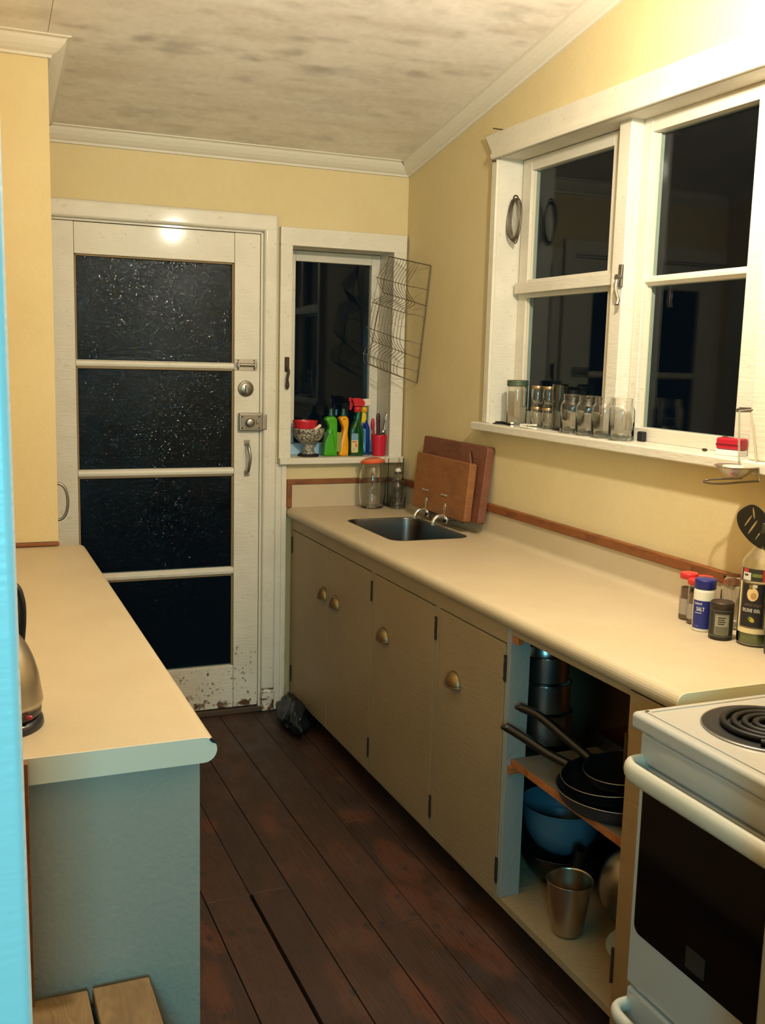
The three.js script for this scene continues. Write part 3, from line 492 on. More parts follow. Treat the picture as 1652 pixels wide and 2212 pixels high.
{ const t = thing('glass_vase', 'tall square clear glass vessel standing against the upstand in the corner', 'vase', [-0.066, 0.9, 0.058]);
  const o = 0.037, w = 0.003, h = 0.214; mesh('walls', [box(-o, o, 0, 0.010, -o, o, 0.002), box(-o, -o + w, 0.01, h, -o, o), box(o - w, o, 0.01, h, -o, o), box(-o + w, o - w, 0.01, h, -o, -o + w), box(-o + w, o - w, 0.01, h, o - w, o)], W.jar, t);
}
// ---- chopping boards leaning on the wall, standing on the tap pipes
const boardBig = std(0xffffff, 0.6, { map: woodTex(hex(0x7c4c35), hex(0x673b28), hex(0x46271b), 'u', [0.5, 0.34], 1) });
const boardSmall = std(0xffffff, 0.6, { map: woodTex(hex(0x9a6436), hex(0x835029), hex(0x633a20), 'u', [0.5, 0.3], 6) });
{ const lean = (g, x0, x1, y0, y1) => { const a = Math.atan2(x1 - x0, y1 - y0); const m = new THREE.Matrix4().makeTranslation(x0, y0, 0).multiply(new THREE.Matrix4().makeRotationZ(-a)); return g.applyMatrix4(m); };
  const slot = []; for (let i = 0; i < 20; i++) { const t = i / 20 * Math.PI * 2, c = Math.cos(t), s = Math.sin(t), u = 0.010 * c, v = 0.034 * s; slot.push([0.748 + u * 0.93 - v * 0.5, 0.232 + u * 0.5 + v * 0.86]); }
  const sh = withHoles(roundRect(0.312, 0, 0.862, 0.288, 0.012, 4), [slot.reverse()]);
  const a = mesh('chopping_board', lean(slabX(sh, -0.026, 0, { bevel: 0.003 }), -0.036, -0.005, 0.942, 1.230), boardBig);
  tag(a, 'big dark brown wooden chopping board with a hand slot, against the wall', 'board');
  const b = mesh('chopping_board', lean(slabX(roundRect(0.345, 0, 0.815, 0.222, 0.010, 4), -0.024, 0, { bevel: 0.003 }), -0.072, -0.052, 0.942, 1.164), boardSmall);
  tag(b, 'smaller orange-brown wooden chopping board leaning in front of the bigger one', 'board');
}
// ================================================================ things on the sill of the small window
const SY = 1.1152;
const speck = std(0xffffff, 0.45, { map: tex(256, 256, (u, v) => { const n = fbm(u * 80, v * 40, 3, 128), m = vn(u * 120, v * 70, 120, 70); return mix(hex(0x8f8a78), n * 0.6 + m * 0.4 > 0.5 ? hex(0xbdb6a2) : hex(0x34322c), 0.85); }, [1, 1]) });
{ const t = thing('pedestal_bowl', 'grey speckled pedestal bowl with a red tub inside on the small sill', 'bowl', [-0.424, SY, -0.042]);
  mesh('foot_disc', lathe([[0.001, 0], [0.046, 0], [0.047, 0.004], [0.043, 0.010], [0.001, 0.010]], 32), W.blackRough, t);
  mesh('bowl', lathe([...smooth([[0.001, 0.012], [0.026, 0.010], [0.028, 0.014], [0.024, 0.030], [0.023, 0.046], [0.030, 0.056]], 16), ...smooth([[0.034, 0.058], [0.054, 0.074], [0.066, 0.096], [0.0715, 0.121]], 14), [0.069, 0.122], ...smooth([[0.067, 0.118], [0.060, 0.094], [0.046, 0.074], [0.02, 0.064], [0.001, 0.063]], 14)], 44), speck, t);
}
tag(mesh('red_tub', at(lathe([[0.001, 0.002], [0.040, 0.0], [0.042, 0.004], [0.0535, 0.066], [0.055, 0.067], [0.055, 0.072], [0.052, 0.072], [0.041, 0.008], [0.001, 0.006]], 36), -0.440, SY + 0.083, -0.042), phys(0xc02230, 0.35)), 'red plastic tub sitting in the speckled pedestal bowl', 'tub');
tag(mesh('scraper', box(-0.020, 0.020, 0, 0.012, -0.008, 0.008, 0.004).rotateZ(0.65).translate(-0.397, SY + 0.122, 0.004), phys(0xdcc9ab, 0.4)), 'small cream plastic scraper poking over the rim of the speckled bowl', 'scraper');
{ const c = extrude([[-0.515, 0], [-0.338, 0], [-0.347, 0.048], [-0.36, 0.053], [-0.49, 0.049], [-0.515, 0.04]], 0.022, { bevel: 0.004 }); tag(mesh('folded_cloth', at(c, 0, SY, -0.126), std(0xa8c4d4, 0.85)), 'pale blue folded cloth behind the speckled bowl', 'cloth'); }
const capGreen = phys(0x0f4a3a, 0.4);
function soapBottle(name, label, x, out, colour, labelCol) {
  const t = thing(name, label, 'bottle', [x, SY, -0.035], 0, 'washing-up liquid bottles');
  const m = phys(colour, 0.35);
  const g = extrude(new THREE.Shape(new THREE.SplineCurve(out.concat([out[0]]).map(p => new THREE.Vector2(...p))).getPoints(90)), 0.022, { bevel: 0.011, seg: 4 }); g.translate(0, 0, -0.011); mesh('body', g, m, t);
  mesh('cap', lathe([[0.001, 0.170], [0.013, 0.170], [0.0125, 0.180], [0.009, 0.186], [0.008, 0.205], [0.001, 0.208]], 20).translate(0.004, 0, 0), capGreen, t);
  mesh('front_label', box(-0.030, -0.008, 0.02, 0.105, 0.0215, 0.0228, 0.001).rotateY(-0.12), labelCol, t);
  return t;
}
const labGreen = std(0xffffff, 0.5, { map: canvasTex(64, 128, (c, w, h) => { c.fillStyle = '#1d4a22'; c.fillRect(0, 0, w, h); c.fillStyle = '#6d8f4a'; c.fillRect(6, 20, 30, 10); c.fillStyle = '#27603a'; c.fillRect(6, 50, 40, 50); }) });
const labYel = std(0xffffff, 0.5, { map: canvasTex(64, 128, (c, w, h) => { c.fillStyle = '#7d8a3a'; c.fillRect(0, 0, w, h); c.fillStyle = '#c83a2c'; c.fillRect(8, 12, 36, 24); c.fillStyle = '#4f6a34'; c.fillRect(6, 60, 40, 50); }) });
soapBottle('soap_bottle', 'bright green washing-up liquid bottle with dark cap', -0.329, [[-0.026, 0.160], [-0.016, 0.171], [0.010, 0.174], [0.023, 0.168], [0.030, 0.150], [0.031, 0.08], [0.031, 0.012], [0.025, 0.001], [-0.022, 0.001], [-0.032, 0.012], [-0.031, 0.06], [-0.022, 0.095], [-0.010, 0.120], [-0.014, 0.138]], 0x3f9a10, labGreen);
soapBottle('soap_bottle', 'golden yellow washing-up liquid bottle next to the green one', -0.271, [[-0.020, 0.166], [-0.006, 0.174], [0.014, 0.174], [0.024, 0.160], [0.025, 0.135], [0.022, 0.10], [0.026, 0.06], [0.026, 0.012], [0.020, 0.001], [-0.010, 0.001], [-0.018, 0.012], [-0.016, 0.05], [-0.006, 0.09], [0.000, 0.12], [-0.010, 0.145]], 0xe59b06, labYel);
{ const t = thing('spray_bottle', 'dark green trigger spray bottle with a red nozzle and collar', 'bottle', [-0.205, SY, -0.030]);
  const out = [[-0.008, 0.196], [0.012, 0.196], [0.013, 0.16], [0.022, 0.13], [0.030, 0.10], [0.029, 0.012], [0.024, 0.001], [-0.026, 0.001], [-0.032, 0.012], [-0.034, 0.10], [-0.028, 0.125], [-0.016, 0.15], [-0.010, 0.17]];
  const g = extrude(new THREE.Shape(new THREE.SplineCurve(out.concat([out[0]]).map(p => new THREE.Vector2(...p))).getPoints(90)), 0.018, { bevel: 0.012, seg: 4 }); g.translate(0, 0, -0.009); mesh('body', g, phys(0x0e4a1c, 0.18, { clearcoat: 0.5 }), t);
  mesh('label', slabZ(roundRect(-0.032, 0.016, 0.000, 0.100, 0.006).concat([]), 0.0212, 0.0224), std(0xffffff, 0.5, { map: (() => { const t2 = canvasTex(64, 128, (c, w, h) => { c.fillStyle = '#c9b98a'; c.fillRect(0, 0, w, h); c.fillStyle = '#6f93ab'; c.fillRect(0, 0, w, 45); c.fillStyle = '#b34a3a'; c.fillRect(6, 52, 44, 7); c.fillStyle = '#d6502f'; c.beginPath(); c.ellipse(46, 80, 9, 13, 0, 0, 7); c.fill(); c.fillStyle = '#9c8f66'; for (let i = 0; i < 3; i++) c.fillRect(8, 98 + i * 8, 30, 3); }); t2.repeat.set(31, 11.9); t2.offset.set(1, -0.19); return t2; })() }), t);
  mesh('collar', at(lathe([[0.001, 0.192], [0.0165, 0.192], [0.0165, 0.212], [0.013, 0.216], [0.001, 0.216]], 22), 0.002, 0, 0), phys(0xc8242c, 0.35), t);
  const hd = mesh('spray_head', slabZ([[-0.030, 0.252], [-0.004, 0.255], [0.020, 0.252], [0.034, 0.236], [0.030, 0.218], [-0.014, 0.218], [-0.020, 0.232]], -0.010, 0.010, { bevel: 0.003 }), phys(0xb81c2a, 0.35), t);
  mesh('nozzle', box(-0.040, -0.028, 0.238, 0.256, -0.007, 0.007, 0.002), phys(0xa3121f, 0.35), hd);
  mesh('trigger', slabZ([[-0.034, 0.238], [-0.024, 0.236], [-0.022, 0.222], [-0.029, 0.200], [-0.037, 0.203], [-0.036, 0.222]], -0.006, 0.006, { bevel: 0.002 }), phys(0xa3121f, 0.35), hd);
  mesh('white_flash', slabZ([[-0.018, 0.224], [-0.012, 0.236], [0.024, 0.222], [0.024, 0.219], [-0.010, 0.219]], 0.0102, 0.0118), phys(0xdccdb4, 0.4), hd);
}
{ const t = thing('spray_bottle', 'blue window cleaner spray with yellow collar, trigger and a cream head', 'bottle', [-0.158, SY, -0.075]);
  const out = [[-0.004, 0.19], [0.010, 0.19], [0.013, 0.165], [0.024, 0.135], [0.030, 0.11], [0.031, 0.012], [0.026, 0.001], [-0.028, 0.001], [-0.032, 0.012], [-0.031, 0.11], [-0.02, 0.14], [-0.007, 0.165]];
  const g = extrude(new THREE.Shape(new THREE.SplineCurve(out.concat([out[0]]).map(p => new THREE.Vector2(...p))).getPoints(90)), 0.018, { bevel: 0.012, seg: 4 }); g.translate(0, 0, -0.009); mesh('body', g, phys(0x123a86, 0.2, { clearcoat: 0.5 }), t);
  mesh('label', slabZ(roundRect(-0.026, 0.012, 0.006, 0.118, 0.006), 0.0212, 0.0224), std(0xffffff, 0.5, { map: (() => { const t2 = canvasTex(64, 128, (c, w, h) => { c.fillStyle = '#3f86c8'; c.fillRect(0, 0, w, h); c.fillStyle = '#c9d6dc'; c.fillRect(4, 20, 26, 40); c.fillStyle = '#d2563a'; c.fillRect(8, 26, 12, 16); c.fillStyle = '#7fc0dd'; c.beginPath(); c.ellipse(34, 92, 18, 22, 0, 0, 7); c.fill(); }); t2.repeat.set(31, 9.4); t2.offset.set(0.81, -0.11); return t2; })() }), t);
  mesh('collar', at(lathe([[0.001, 0.190], [0.0155, 0.190], [0.0155, 0.212], [0.001, 0.214]], 22), 0.003, 0, 0), phys(0xd6a90c, 0.35), t);
  const hd = mesh('spray_head', slabZ([[-0.026, 0.246], [0.020, 0.250], [0.036, 0.232], [0.034, 0.221], [-0.012, 0.214], [-0.024, 0.226]], -0.010, 0.010, { bevel: 0.003 }), phys(0xe0d3bb, 0.35), t);
  mesh('trigger', slabZ([[-0.012, 0.190], [0.004, 0.188], [0.007, 0.160], [0.000, 0.143], [-0.016, 0.145], [-0.014, 0.168]], 0.012, 0.022, { bevel: 0.002 }), phys(0xddc416, 0.35), hd);
  mesh('dip_collar', lathe([[0.001, 0.165], [0.009, 0.165], [0.009, 0.19], [0.001, 0.19]], 16).translate(0.003, 0, 0), phys(0x6f7580, 0.3), t);
}
{ const t = thing('red_cup', 'red plastic cup holding brushes on the small window sill', 'cup', [-0.100, SY, -0.022]);
  mesh('cup', lathe([[0.001, 0.002], [0.026, 0], [0.028, 0.003], [0.0335, 0.088], [0.0345, 0.089], [0.034, 0.093], [0.032, 0.093], [0.0265, 0.006], [0.001, 0.005]], 34), phys(0xc01c34, 0.32), t);
}
tag(mesh('dish_brush', [tube([[-0.110, SY + 0.01, -0.03], [-0.118, SY + 0.08, -0.034], [-0.124, SY + 0.13, -0.036]], 0.005, 16), at(new THREE.SphereGeometry(0.010, 14, 10).scale(0.9, 2.6, 0.8), -0.126, SY + 0.140, -0.037)], phys(0xb0203c, 0.4)), 'red-handled brush leaning out of the red cup', 'brush');
{ const k = thing('knife', 'dark maroon knife handle standing in the red cup', 'knife', [-0.104, SY, -0.016]);
  mesh('handle', at(lathe(smooth([[0.001, 0.012], [0.006, 0.018], [0.0075, 0.06], [0.0085, 0.135], [0.0095, 0.172], [0.006, 0.186], [0.001, 0.189]], 30), 16).scale(1, 1, 0.7).rotateZ(0.03), 0, 0, 0), phys(0x3a1019, 0.35), k);
  mesh('rivet', at(new THREE.SphereGeometry(0.0026, 10, 8), -0.005, 0.165, 0.0066), W.nickel, k);
}
tag(mesh('potato_peeler', [tube([[-0.090, SY + 0.012, -0.02], [-0.080, SY + 0.10, -0.02], [-0.069, SY + 0.16, -0.022], [-0.062, SY + 0.205, -0.023]], 0.0042, 24), tube([[-0.086, SY + 0.09, -0.018], [-0.070, SY + 0.13, -0.014], [-0.074, SY + 0.168, -0.016], [-0.058, SY + 0.200, -0.018]], 0.003, 24), at(new THREE.SphereGeometry(0.010, 12, 8).scale(1, 1.2, 0.6), -0.082, SY + 0.105, -0.016)], W.steel), 'twisted steel whisk handle standing in the red cup', 'whisk');

// ---- wire dish rack hung across the corner
{ const t = thing('dish_rack', 'thin wire plate rack hanging across the corner beside the small window', 'rack');
  const V = (...a) => new THREE.Vector3(...a), TL = V(-0.098, 1.977, 0.034), TR = V(-0.006, 1.927, 0.262), BR = V(-0.006, 1.443, 0.160), BL = V(-0.186, 1.520, 0.036);
  const P = (u, v, n = 0) => { const a = TL.clone().lerp(TR, u), b = BL.clone().lerp(BR, u), p = a.lerp(b, v); return [p.x - 1.08 * n, p.y + 0.05 * n, p.z + 0.30 * n]; };
  mesh('frame', [rod(P(0, 0), P(1, 0), 0.0024), rod(P(1, 0), P(1, 1), 0.0024), rod(P(1, 1), P(0, 1), 0.0024), rod(P(0, 1), P(0, 0), 0.0020)], W.wire, t);
  const prof = [[0, 0.0], [0.05, 0.006], [0.12, 0.030], [0.20, 0.050], [0.26, 0.036], [0.32, -0.002], [0.35, -0.016], [0.375, 0.002], [0.41, 0.044], [0.48, 0.052], [0.60, 0.054], [0.68, 0.050], [0.73, 0.030], [0.775, 0.004], [0.80, -0.002], [0.82, 0.014], [0.86, 0.042], [0.93, 0.045], [0.985, 0.030], [1.0, 0.0]];
  for (let k = 0; k < 11; k++) { const u = 0.02 + k * 0.068; mesh('plate_wire', tube(prof.map(([v, n]) => P(u + n * 1.2, v, n)), 0.0013, 70, 5), W.wire, t); }
  for (const [v, n] of [[0.20, 0.052], [0.335, -0.008], [0.43, 0.050], [0.66, 0.053], [0.785, 0.002], [0.90, 0.046]]) { mesh('cross_wire', tube([P(0.0 + n, v, n), P(0.74 + n, v, n), P(0.84, v, n * 0.5), P(1, v, 0)], 0.0016, 40, 6), W.wire, t); }
}
// ================================================================ things on the sill of the large window
const WY = 1.3176;
function sillJar(label, x, z, r, h, grp, mat = W.jar, lid) {
  const t = thing('glass_jar', label, 'jar', [x, WY, z], 0, grp);
  mesh('glass', lathe(blown([[0.001, 0.001], [r * 0.86, 0.001], [r * 0.97, 0.004], [r, 0.010], [r, h * 0.66], ...smooth([[r, h * 0.67], [r * 0.97, h * 0.74], [r * 0.80, h * 0.82], [r * 0.76, h * 0.86]], 10), [r * 0.80, h * 0.875], [r * 0.80, h * 0.895], [r * 0.77, h * 0.905], [r * 0.77, h * 0.945], [r * 0.80, h * 0.96], [r * 0.79, h * 0.985], [r * 0.77, h * 0.99]], 0.0028), 32), mat, t);
  return t;
}
{ const t = thing('tall_jar', 'tall clear jar with a dark green screw lid at the end of the sill', 'jar', [0.032, WY, 0.945]), r = 0.037;
  mesh('glass', lathe(blown([[0.001, 0.001], [r * 0.9, 0.001], [r, 0.006], [r, 0.128], [r * 0.97, 0.136], [r * 0.93, 0.142]]), 34), W.jar, t);
  const l = mesh('lid', lathe([[0.001, 0.162], [r * 0.98, 0.162], [r * 1.04, 0.158], [r * 1.04, 0.154], [r * 1.0, 0.152], [r * 1.04, 0.149], [r * 1.04, 0.142], [r * 0.99, 0.141]], 34), phys(0x44513c, 0.4), t);
}
{ const G = 'small jars stacked on the sill';
  const small = (label, x, z, y) => { const t = thing('small_jar', label, 'jar', [x, WY + y, z], 0, G), r = 0.0215;
    mesh('glass', lathe(blown([[0.001, 0.001], [r * 0.9, 0.001], [r, 0.005], [r, 0.050], [r * 0.92, 0.057], [r * 0.9, 0.062], [r * 0.93, 0.064]], 0.002), 26), W.jar, t);
    mesh('lid_band', lathe([[r * 0.95, 0.062], [r * 1.02, 0.063], [r * 1.02, 0.0715], [r * 0.9, 0.0728], [0.001, 0.0728]], 26), std(0xb59a72, 0.3, { metalness: 0.9 }), t); };
  small('small jar with gold rim, lower of the stack next to the tall jar', 0.050, 1.055, 0); small('small jar with gold rim, lower of the stack next to the dark glass', 0.050, 1.130, 0);
  small('small jar with gold rim, on top of the stack next to the tall jar', 0.050, 1.055, 0.0732); small('small jar with gold rim, on top of the stack next to the dark glass', 0.050, 1.130, 0.0732);
}
{ const t = thing('dark_tumbler', 'smoky dark glass standing between the small jars and the row of four', 'glass', [0.052, WY, 1.196]);
  mesh('glass', lathe([[0.001, 0.004], [0.021, 0.001], [0.0235, 0.005], [0.027, 0.150], [0.0265, 0.156], [0.025, 0.15], [0.022, 0.010], [0.001, 0.009]], 30), W.jarDark, t); }
for (const [x, z, label] of [[0.024, 1.318, 'open clear jam jar at the end of the row beside the smoky dark glass'], [0.020, 1.414, 'open clear jam jar second in the row from the smoky dark glass'], [0.016, 1.508, 'open clear jam jar third in the row from the smoky dark glass'], [0.012, 1.606, 'open clear jam jar ending the row by the foot of the casement']]) sillJar(label, x, z, 0.0385, 0.128, 'four jam jars in a row');
{ const pegMat = phys(0xe4e1d4, 0.5);
  const peg = (label, z, y, turn, x) => { const t = thing('clothes_peg', label, 'peg', [x, WY + y, z], turn, 'white pegs on the sill'); mesh('leg', box(-0.006, 0.006, 0.0, 0.006, -0.042, 0.042, 0.002).rotateX(0.03), pegMat, t); mesh('leg', box(-0.006, 0.006, 0.008, 0.014, -0.042, 0.042, 0.002).rotateX(-0.05), pegMat, t); mesh('spring', at(new THREE.TorusGeometry(0.006, 0.0015, 6, 16), 0, 0.007, 0.004), W.wire, t); };
  peg('white plastic clothes peg lying in front of the small jars', 1.105, 0.001, 0.12, -0.012); peg('white plastic clothes peg lying beside the tall green-lidded jar', 1.005, 0.001, -0.55, -0.018);
  const tw = []; const r = rng(5); for (let i = 0; i < 7; i++) { const a = r() * 6.28, l = 0.02 + r() * 0.03, y = 0.0022 + i * 0.0012; tw.push(tube([[-0.018 + Math.cos(a) * l * 0.5, WY + y, 0.935 + Math.sin(a) * l * 1.4], [-0.018, WY + y + 0.002, 0.935], [-0.018 - Math.cos(a) * l * 0.5, WY + y, 0.935 - Math.sin(a) * l * 1.4]], 0.0022, 10, 5)); }
  const o = mesh('dry_twigs', tw, W.blackRough); o.userData.kind = 'stuff'; tag(o, 'little heap of dark dry twigs at the end of the sill', 'twigs');
  tag(mesh('hair_clip', box(0.05, 0.066, WY, WY + 0.03, 1.632, 1.66, 0.004), W.blackRough), 'small black clip on the sill by the foot of the casement', 'clip');
  tag(mesh('dead_moth', at(new THREE.SphereGeometry(0.009, 10, 8).scale(0.7, 0.45, 1.1), 0.035, WY + 0.004, 1.955), std(0x3b2c18, 0.9)), 'dead brown moth on the sill near the red packet', 'insect');
}
{ const t = thing('packet', 'small red and white packet on the big window sill', 'packet', [0.020, WY, 2.075], 0.25);
  mesh('box', box(-0.018, 0.018, 0, 0.015, -0.036, 0.036, 0.002), std(0xd8d4d0, 0.5), t); mesh('red_band', box(-0.0185, 0.0185, 0.0152, 0.046, -0.0365, 0.0365, 0.006), phys(0xa8152c, 0.3), t); mesh('dark_band', box(-0.019, -0.0182, 0.026, 0.030, -0.036, 0.036), phys(0x5a0c1c, 0.4), t);
}
tag(mesh('crumpled_tin', at(new THREE.IcosahedronGeometry(0.017, 2).scale(0.8, 1.0, 1.1), 0.045, WY + 0.030, 2.020), std(0x3c3a30, 0.6)), 'dark crumpled lump behind the red and white packet', 'tin');
tag(mesh('foil_pot', at(lathe([[0.001, 0], [0.014, 0], [0.016, 0.014], [0.001, 0.014]], 18), 0.045, WY, 2.020), std(0x8d877a, 0.5, { metalness: 0.5 })), 'little grey foil pot under the dark crumpled lump', 'pot');
{ const t = thing('wire_coil', 'coil of grey wire hung on the side of the window frame', 'wire', [0.040, 2.042, 0.880]);
  for (let k = 0; k < 4; k++) { const pts = []; for (let i = 0; i < 24; i++) { const a = i / 24 * Math.PI * 2; pts.push([-0.006 - 0.004 * k + 0.003 * Math.sin(a * 2 + k), 0.002 * k + (0.078 - k * 0.003) * Math.sin(a), (0.034 + k * 0.002) * Math.cos(a) - 0.002 * k]); } mesh('loop', tube(pts, 0.0024, 60, 6, true), W.wire, t); }
  mesh('tie', at(new THREE.TorusGeometry(0.009, 0.003, 6, 16), -0.012, 0.078, 0), W.rust, t);
}
{ const t = thing('soap_holder', 'hanging wire soap holder with clear straps and a steel dish', 'soap holder');
  const strap = phys(0xd8dccc, 0.15, { transmission: 0.75, thickness: 0 });
  mesh('hanger', tube([[-0.004, 1.443, 2.12], [-0.012, 1.445, 2.185], [-0.030, 1.441, 2.178], [-0.045, 1.438, 2.166]], 0.0022, 20, 6), W.wire, t);
  const ribbon = (a, b, w) => { const d = [b[0] - a[0], b[1] - a[1], b[2] - a[2]]; return loft([[a[0], a[1], a[2] - w], [a[0], a[1], a[2] + w], [a[0] - 0.0012, a[1], a[2] + w], [a[0] - 0.0012, a[1], a[2] - w]], [[b[0], b[1], b[2] - w], [b[0], b[1], b[2] + w], [b[0] - 0.0012, b[1], b[2] + w], [b[0] - 0.0012, b[1], b[2] - w]]); };
  mesh('strap', ribbon([-0.045, 1.439, 2.166], [-0.05, 1.290, 2.186], 0.0035), strap, t);
  mesh('strap', ribbon([-0.022, 1.440, 2.180], [-0.05, 1.276, 2.255], 0.0035), std(0xa9a48c, 0.5), t);
  mesh('wire_loop', tube([[-0.05, 1.274, 2.257], [-0.078, 1.267, 2.222], [-0.1, 1.260, 2.187], [-0.107, 1.257, 2.150], [-0.1, 1.257, 2.118], [-0.086, 1.261, 2.116], [-0.075, 1.266, 2.145], [-0.05, 1.274, 2.199]], 0.0026, 60, 8), W.wire, t);
  mesh('dish', at(lathe([[0.001, -0.026], [0.018, -0.024], ...smooth([[0.024, -0.020], [0.036, -0.010], [0.046, 0.001], [0.052, 0.004]], 12), [0.052, 0.006], ...smooth([[0.046, 0.004], [0.036, -0.007], [0.022, -0.018], [0.001, -0.021]], 12)], 40), -0.085, 1.302, 2.214), W.steel, t);
}
tag(mesh('soap_bar', at(new RoundedBoxGeometry(0.034, 0.018, 0.048, 3, 0.008), -0.087, 1.2985, 2.203), std(0xd9c4a0, 0.5)), 'worn cream bar of soap in the hanging steel dish', 'soap');

// ================================================================ condiments beside the stove
const CY = 0.9003;
{ const spiceFill = [0x6b4a2a, 0x7a5a38, 0x5a4430];
  [['spice jar with red lid at the outer side of the group, brown contents', -0.118, 2.112, 0.122], ['spice jar with red lid standing close to the blue and white shaker', -0.128, 2.155, 0.115], ['spice jar with red lid nearest the wall, behind the other two', -0.078, 2.124, 0.112]].forEach(([label, x, z, h], i) => {
    const t = thing('spice_jar', label, 'jar', [x, CY, z], 0, 'red-lidded spice jars'), r = 0.0205;
    mesh('glass', lathe(blown([[0.001, 0], [r * 0.92, 0], [r, 0.004], [r, h * 0.78], [r * 0.9, h * 0.86], [r * 0.88, h * 0.87]], 0.0012), 26), W.jar, t);
    mesh('contents', lathe([[0.001, 0.003], [r * 0.91, 0.003], [r * 0.91, h * 0.68], [0.001, h * 0.68]], 22), std(spiceFill[i], 0.9), t);
    mesh('paper_label', lathe([[r * 1.01, h * 0.12], [r * 1.01, h * 0.46]], 26), std(0x9a8f80, 0.7, { side: THREE.DoubleSide }), t);
    mesh('lid', lathe([[r * 0.9, h * 0.87], [r * 1.12, h * 0.88], [r * 1.12, h * 0.98], [r * 1.0, h], [0.001, h]], 26), phys(0xc22a2c, 0.35), t);
  });
}
function wrapLabel(r, y0, y1, a0, a1, w, h, draw, rough = 0.5) {     // printed label wrapped on a cylinder; angles around y, 0 faces +z
  const g = new THREE.CylinderGeometry(r, r, y1 - y0, 36, 1, true, a0, a1 - a0); g.translate(0, (y0 + y1) / 2, 0);
  return [g, std(0xffffff, rough, { map: canvasTex(w, h, draw), side: THREE.DoubleSide })];
}
{ const t = thing('salt_shaker', 'white salt shaker with a blue lid and blue label', 'shaker', [-0.152, CY, 2.214], 0), r = 0.0262;
  mesh('body', lathe([[0.001, 0.001], [r * 0.95, 0], [r, 0.004], [r, 0.098], [r * 0.97, 0.104], [r * 0.9, 0.106]], 34), phys(0xdfe0d2, 0.4), t);
  mesh('lid', lathe([[r * 0.93, 0.105], [r * 0.99, 0.106], [r * 0.99, 0.126], [r * 0.92, 0.1295], [0.001, 0.1295]], 34), phys(0x17206e, 0.38), t);
  const [g, m] = wrapLabel(r * 1.012, 0.008, 0.078, -1.90, 0.35, 256, 200, (c, w, h) => { c.fillStyle = '#1a2878'; c.fillRect(0, 0, w, h); c.fillStyle = '#d9d8d2'; c.font = 'italic bold 24px serif'; c.fillText('Iodised', 22, 30); c.font = 'bold 40px sans-serif'; c.fillText('SALT', 52, 74); c.fillRect(34, 86, 80, 4); c.fillStyle = '#8e96b8'; c.font = '15px sans-serif'; c.fillText('net 300 g', 30, 188); c.fillRect(236, 0, 3, h); });
  mesh('label', g, m, t);
}
{ const t = thing('pepper_tin', 'squat dark tin with a grey printed panel in front of the oil bottle', 'tin', [-0.162, CY, 2.289]), r = 0.0275;
  mesh('body', lathe([[0.001, 0.001], [r * 0.98, 0], [r * 1.02, 0.003], [r, 0.006], [r, 0.074], [r * 1.02, 0.076], [r, 0.078]], 34), phys(0x1c1a18, 0.35), t);
  mesh('lid', lathe([[r * 1.0, 0.077], [r * 1.02, 0.078], [r * 1.02, 0.088], [r * 0.9, 0.091], [r * 0.88, 0.089], [0.001, 0.089]], 34), phys(0x2b211b, 0.4), t);
  const [g, m] = wrapLabel(r * 1.01, 0.006, 0.074, -2.2, 0.95, 320, 160, (c, w, h) => { c.fillStyle = '#22211d'; c.fillRect(0, 0, w, h); c.fillStyle = '#77796c'; c.fillRect(0, 4, w, 2); c.fillRect(0, h - 10, w, 2); c.fillRect(92, 24, 130, 118); c.fillStyle = '#8e9184'; c.fillRect(100, 32, 114, 60); c.fillStyle = '#2c2d28'; for (let i = 0; i < 4; i++) c.fillRect(122, 40 + i * 12, 66 - (i % 2) * 10, 7); for (let i = 0; i < 4; i++) c.fillRect(104, 100 + i * 10, 104, 3); c.fillStyle = '#6d6e62'; for (let i = 0; i < 26; i++) c.fillRect(30 + i * 10, 144, 3, 10); for (let i = 0; i < 13; i++) { c.fillRect(80, 10 + i * 10, 4, 6); c.fillRect(232, 10 + i * 10, 4, 6); } });
  mesh('label', g, m, t);
}
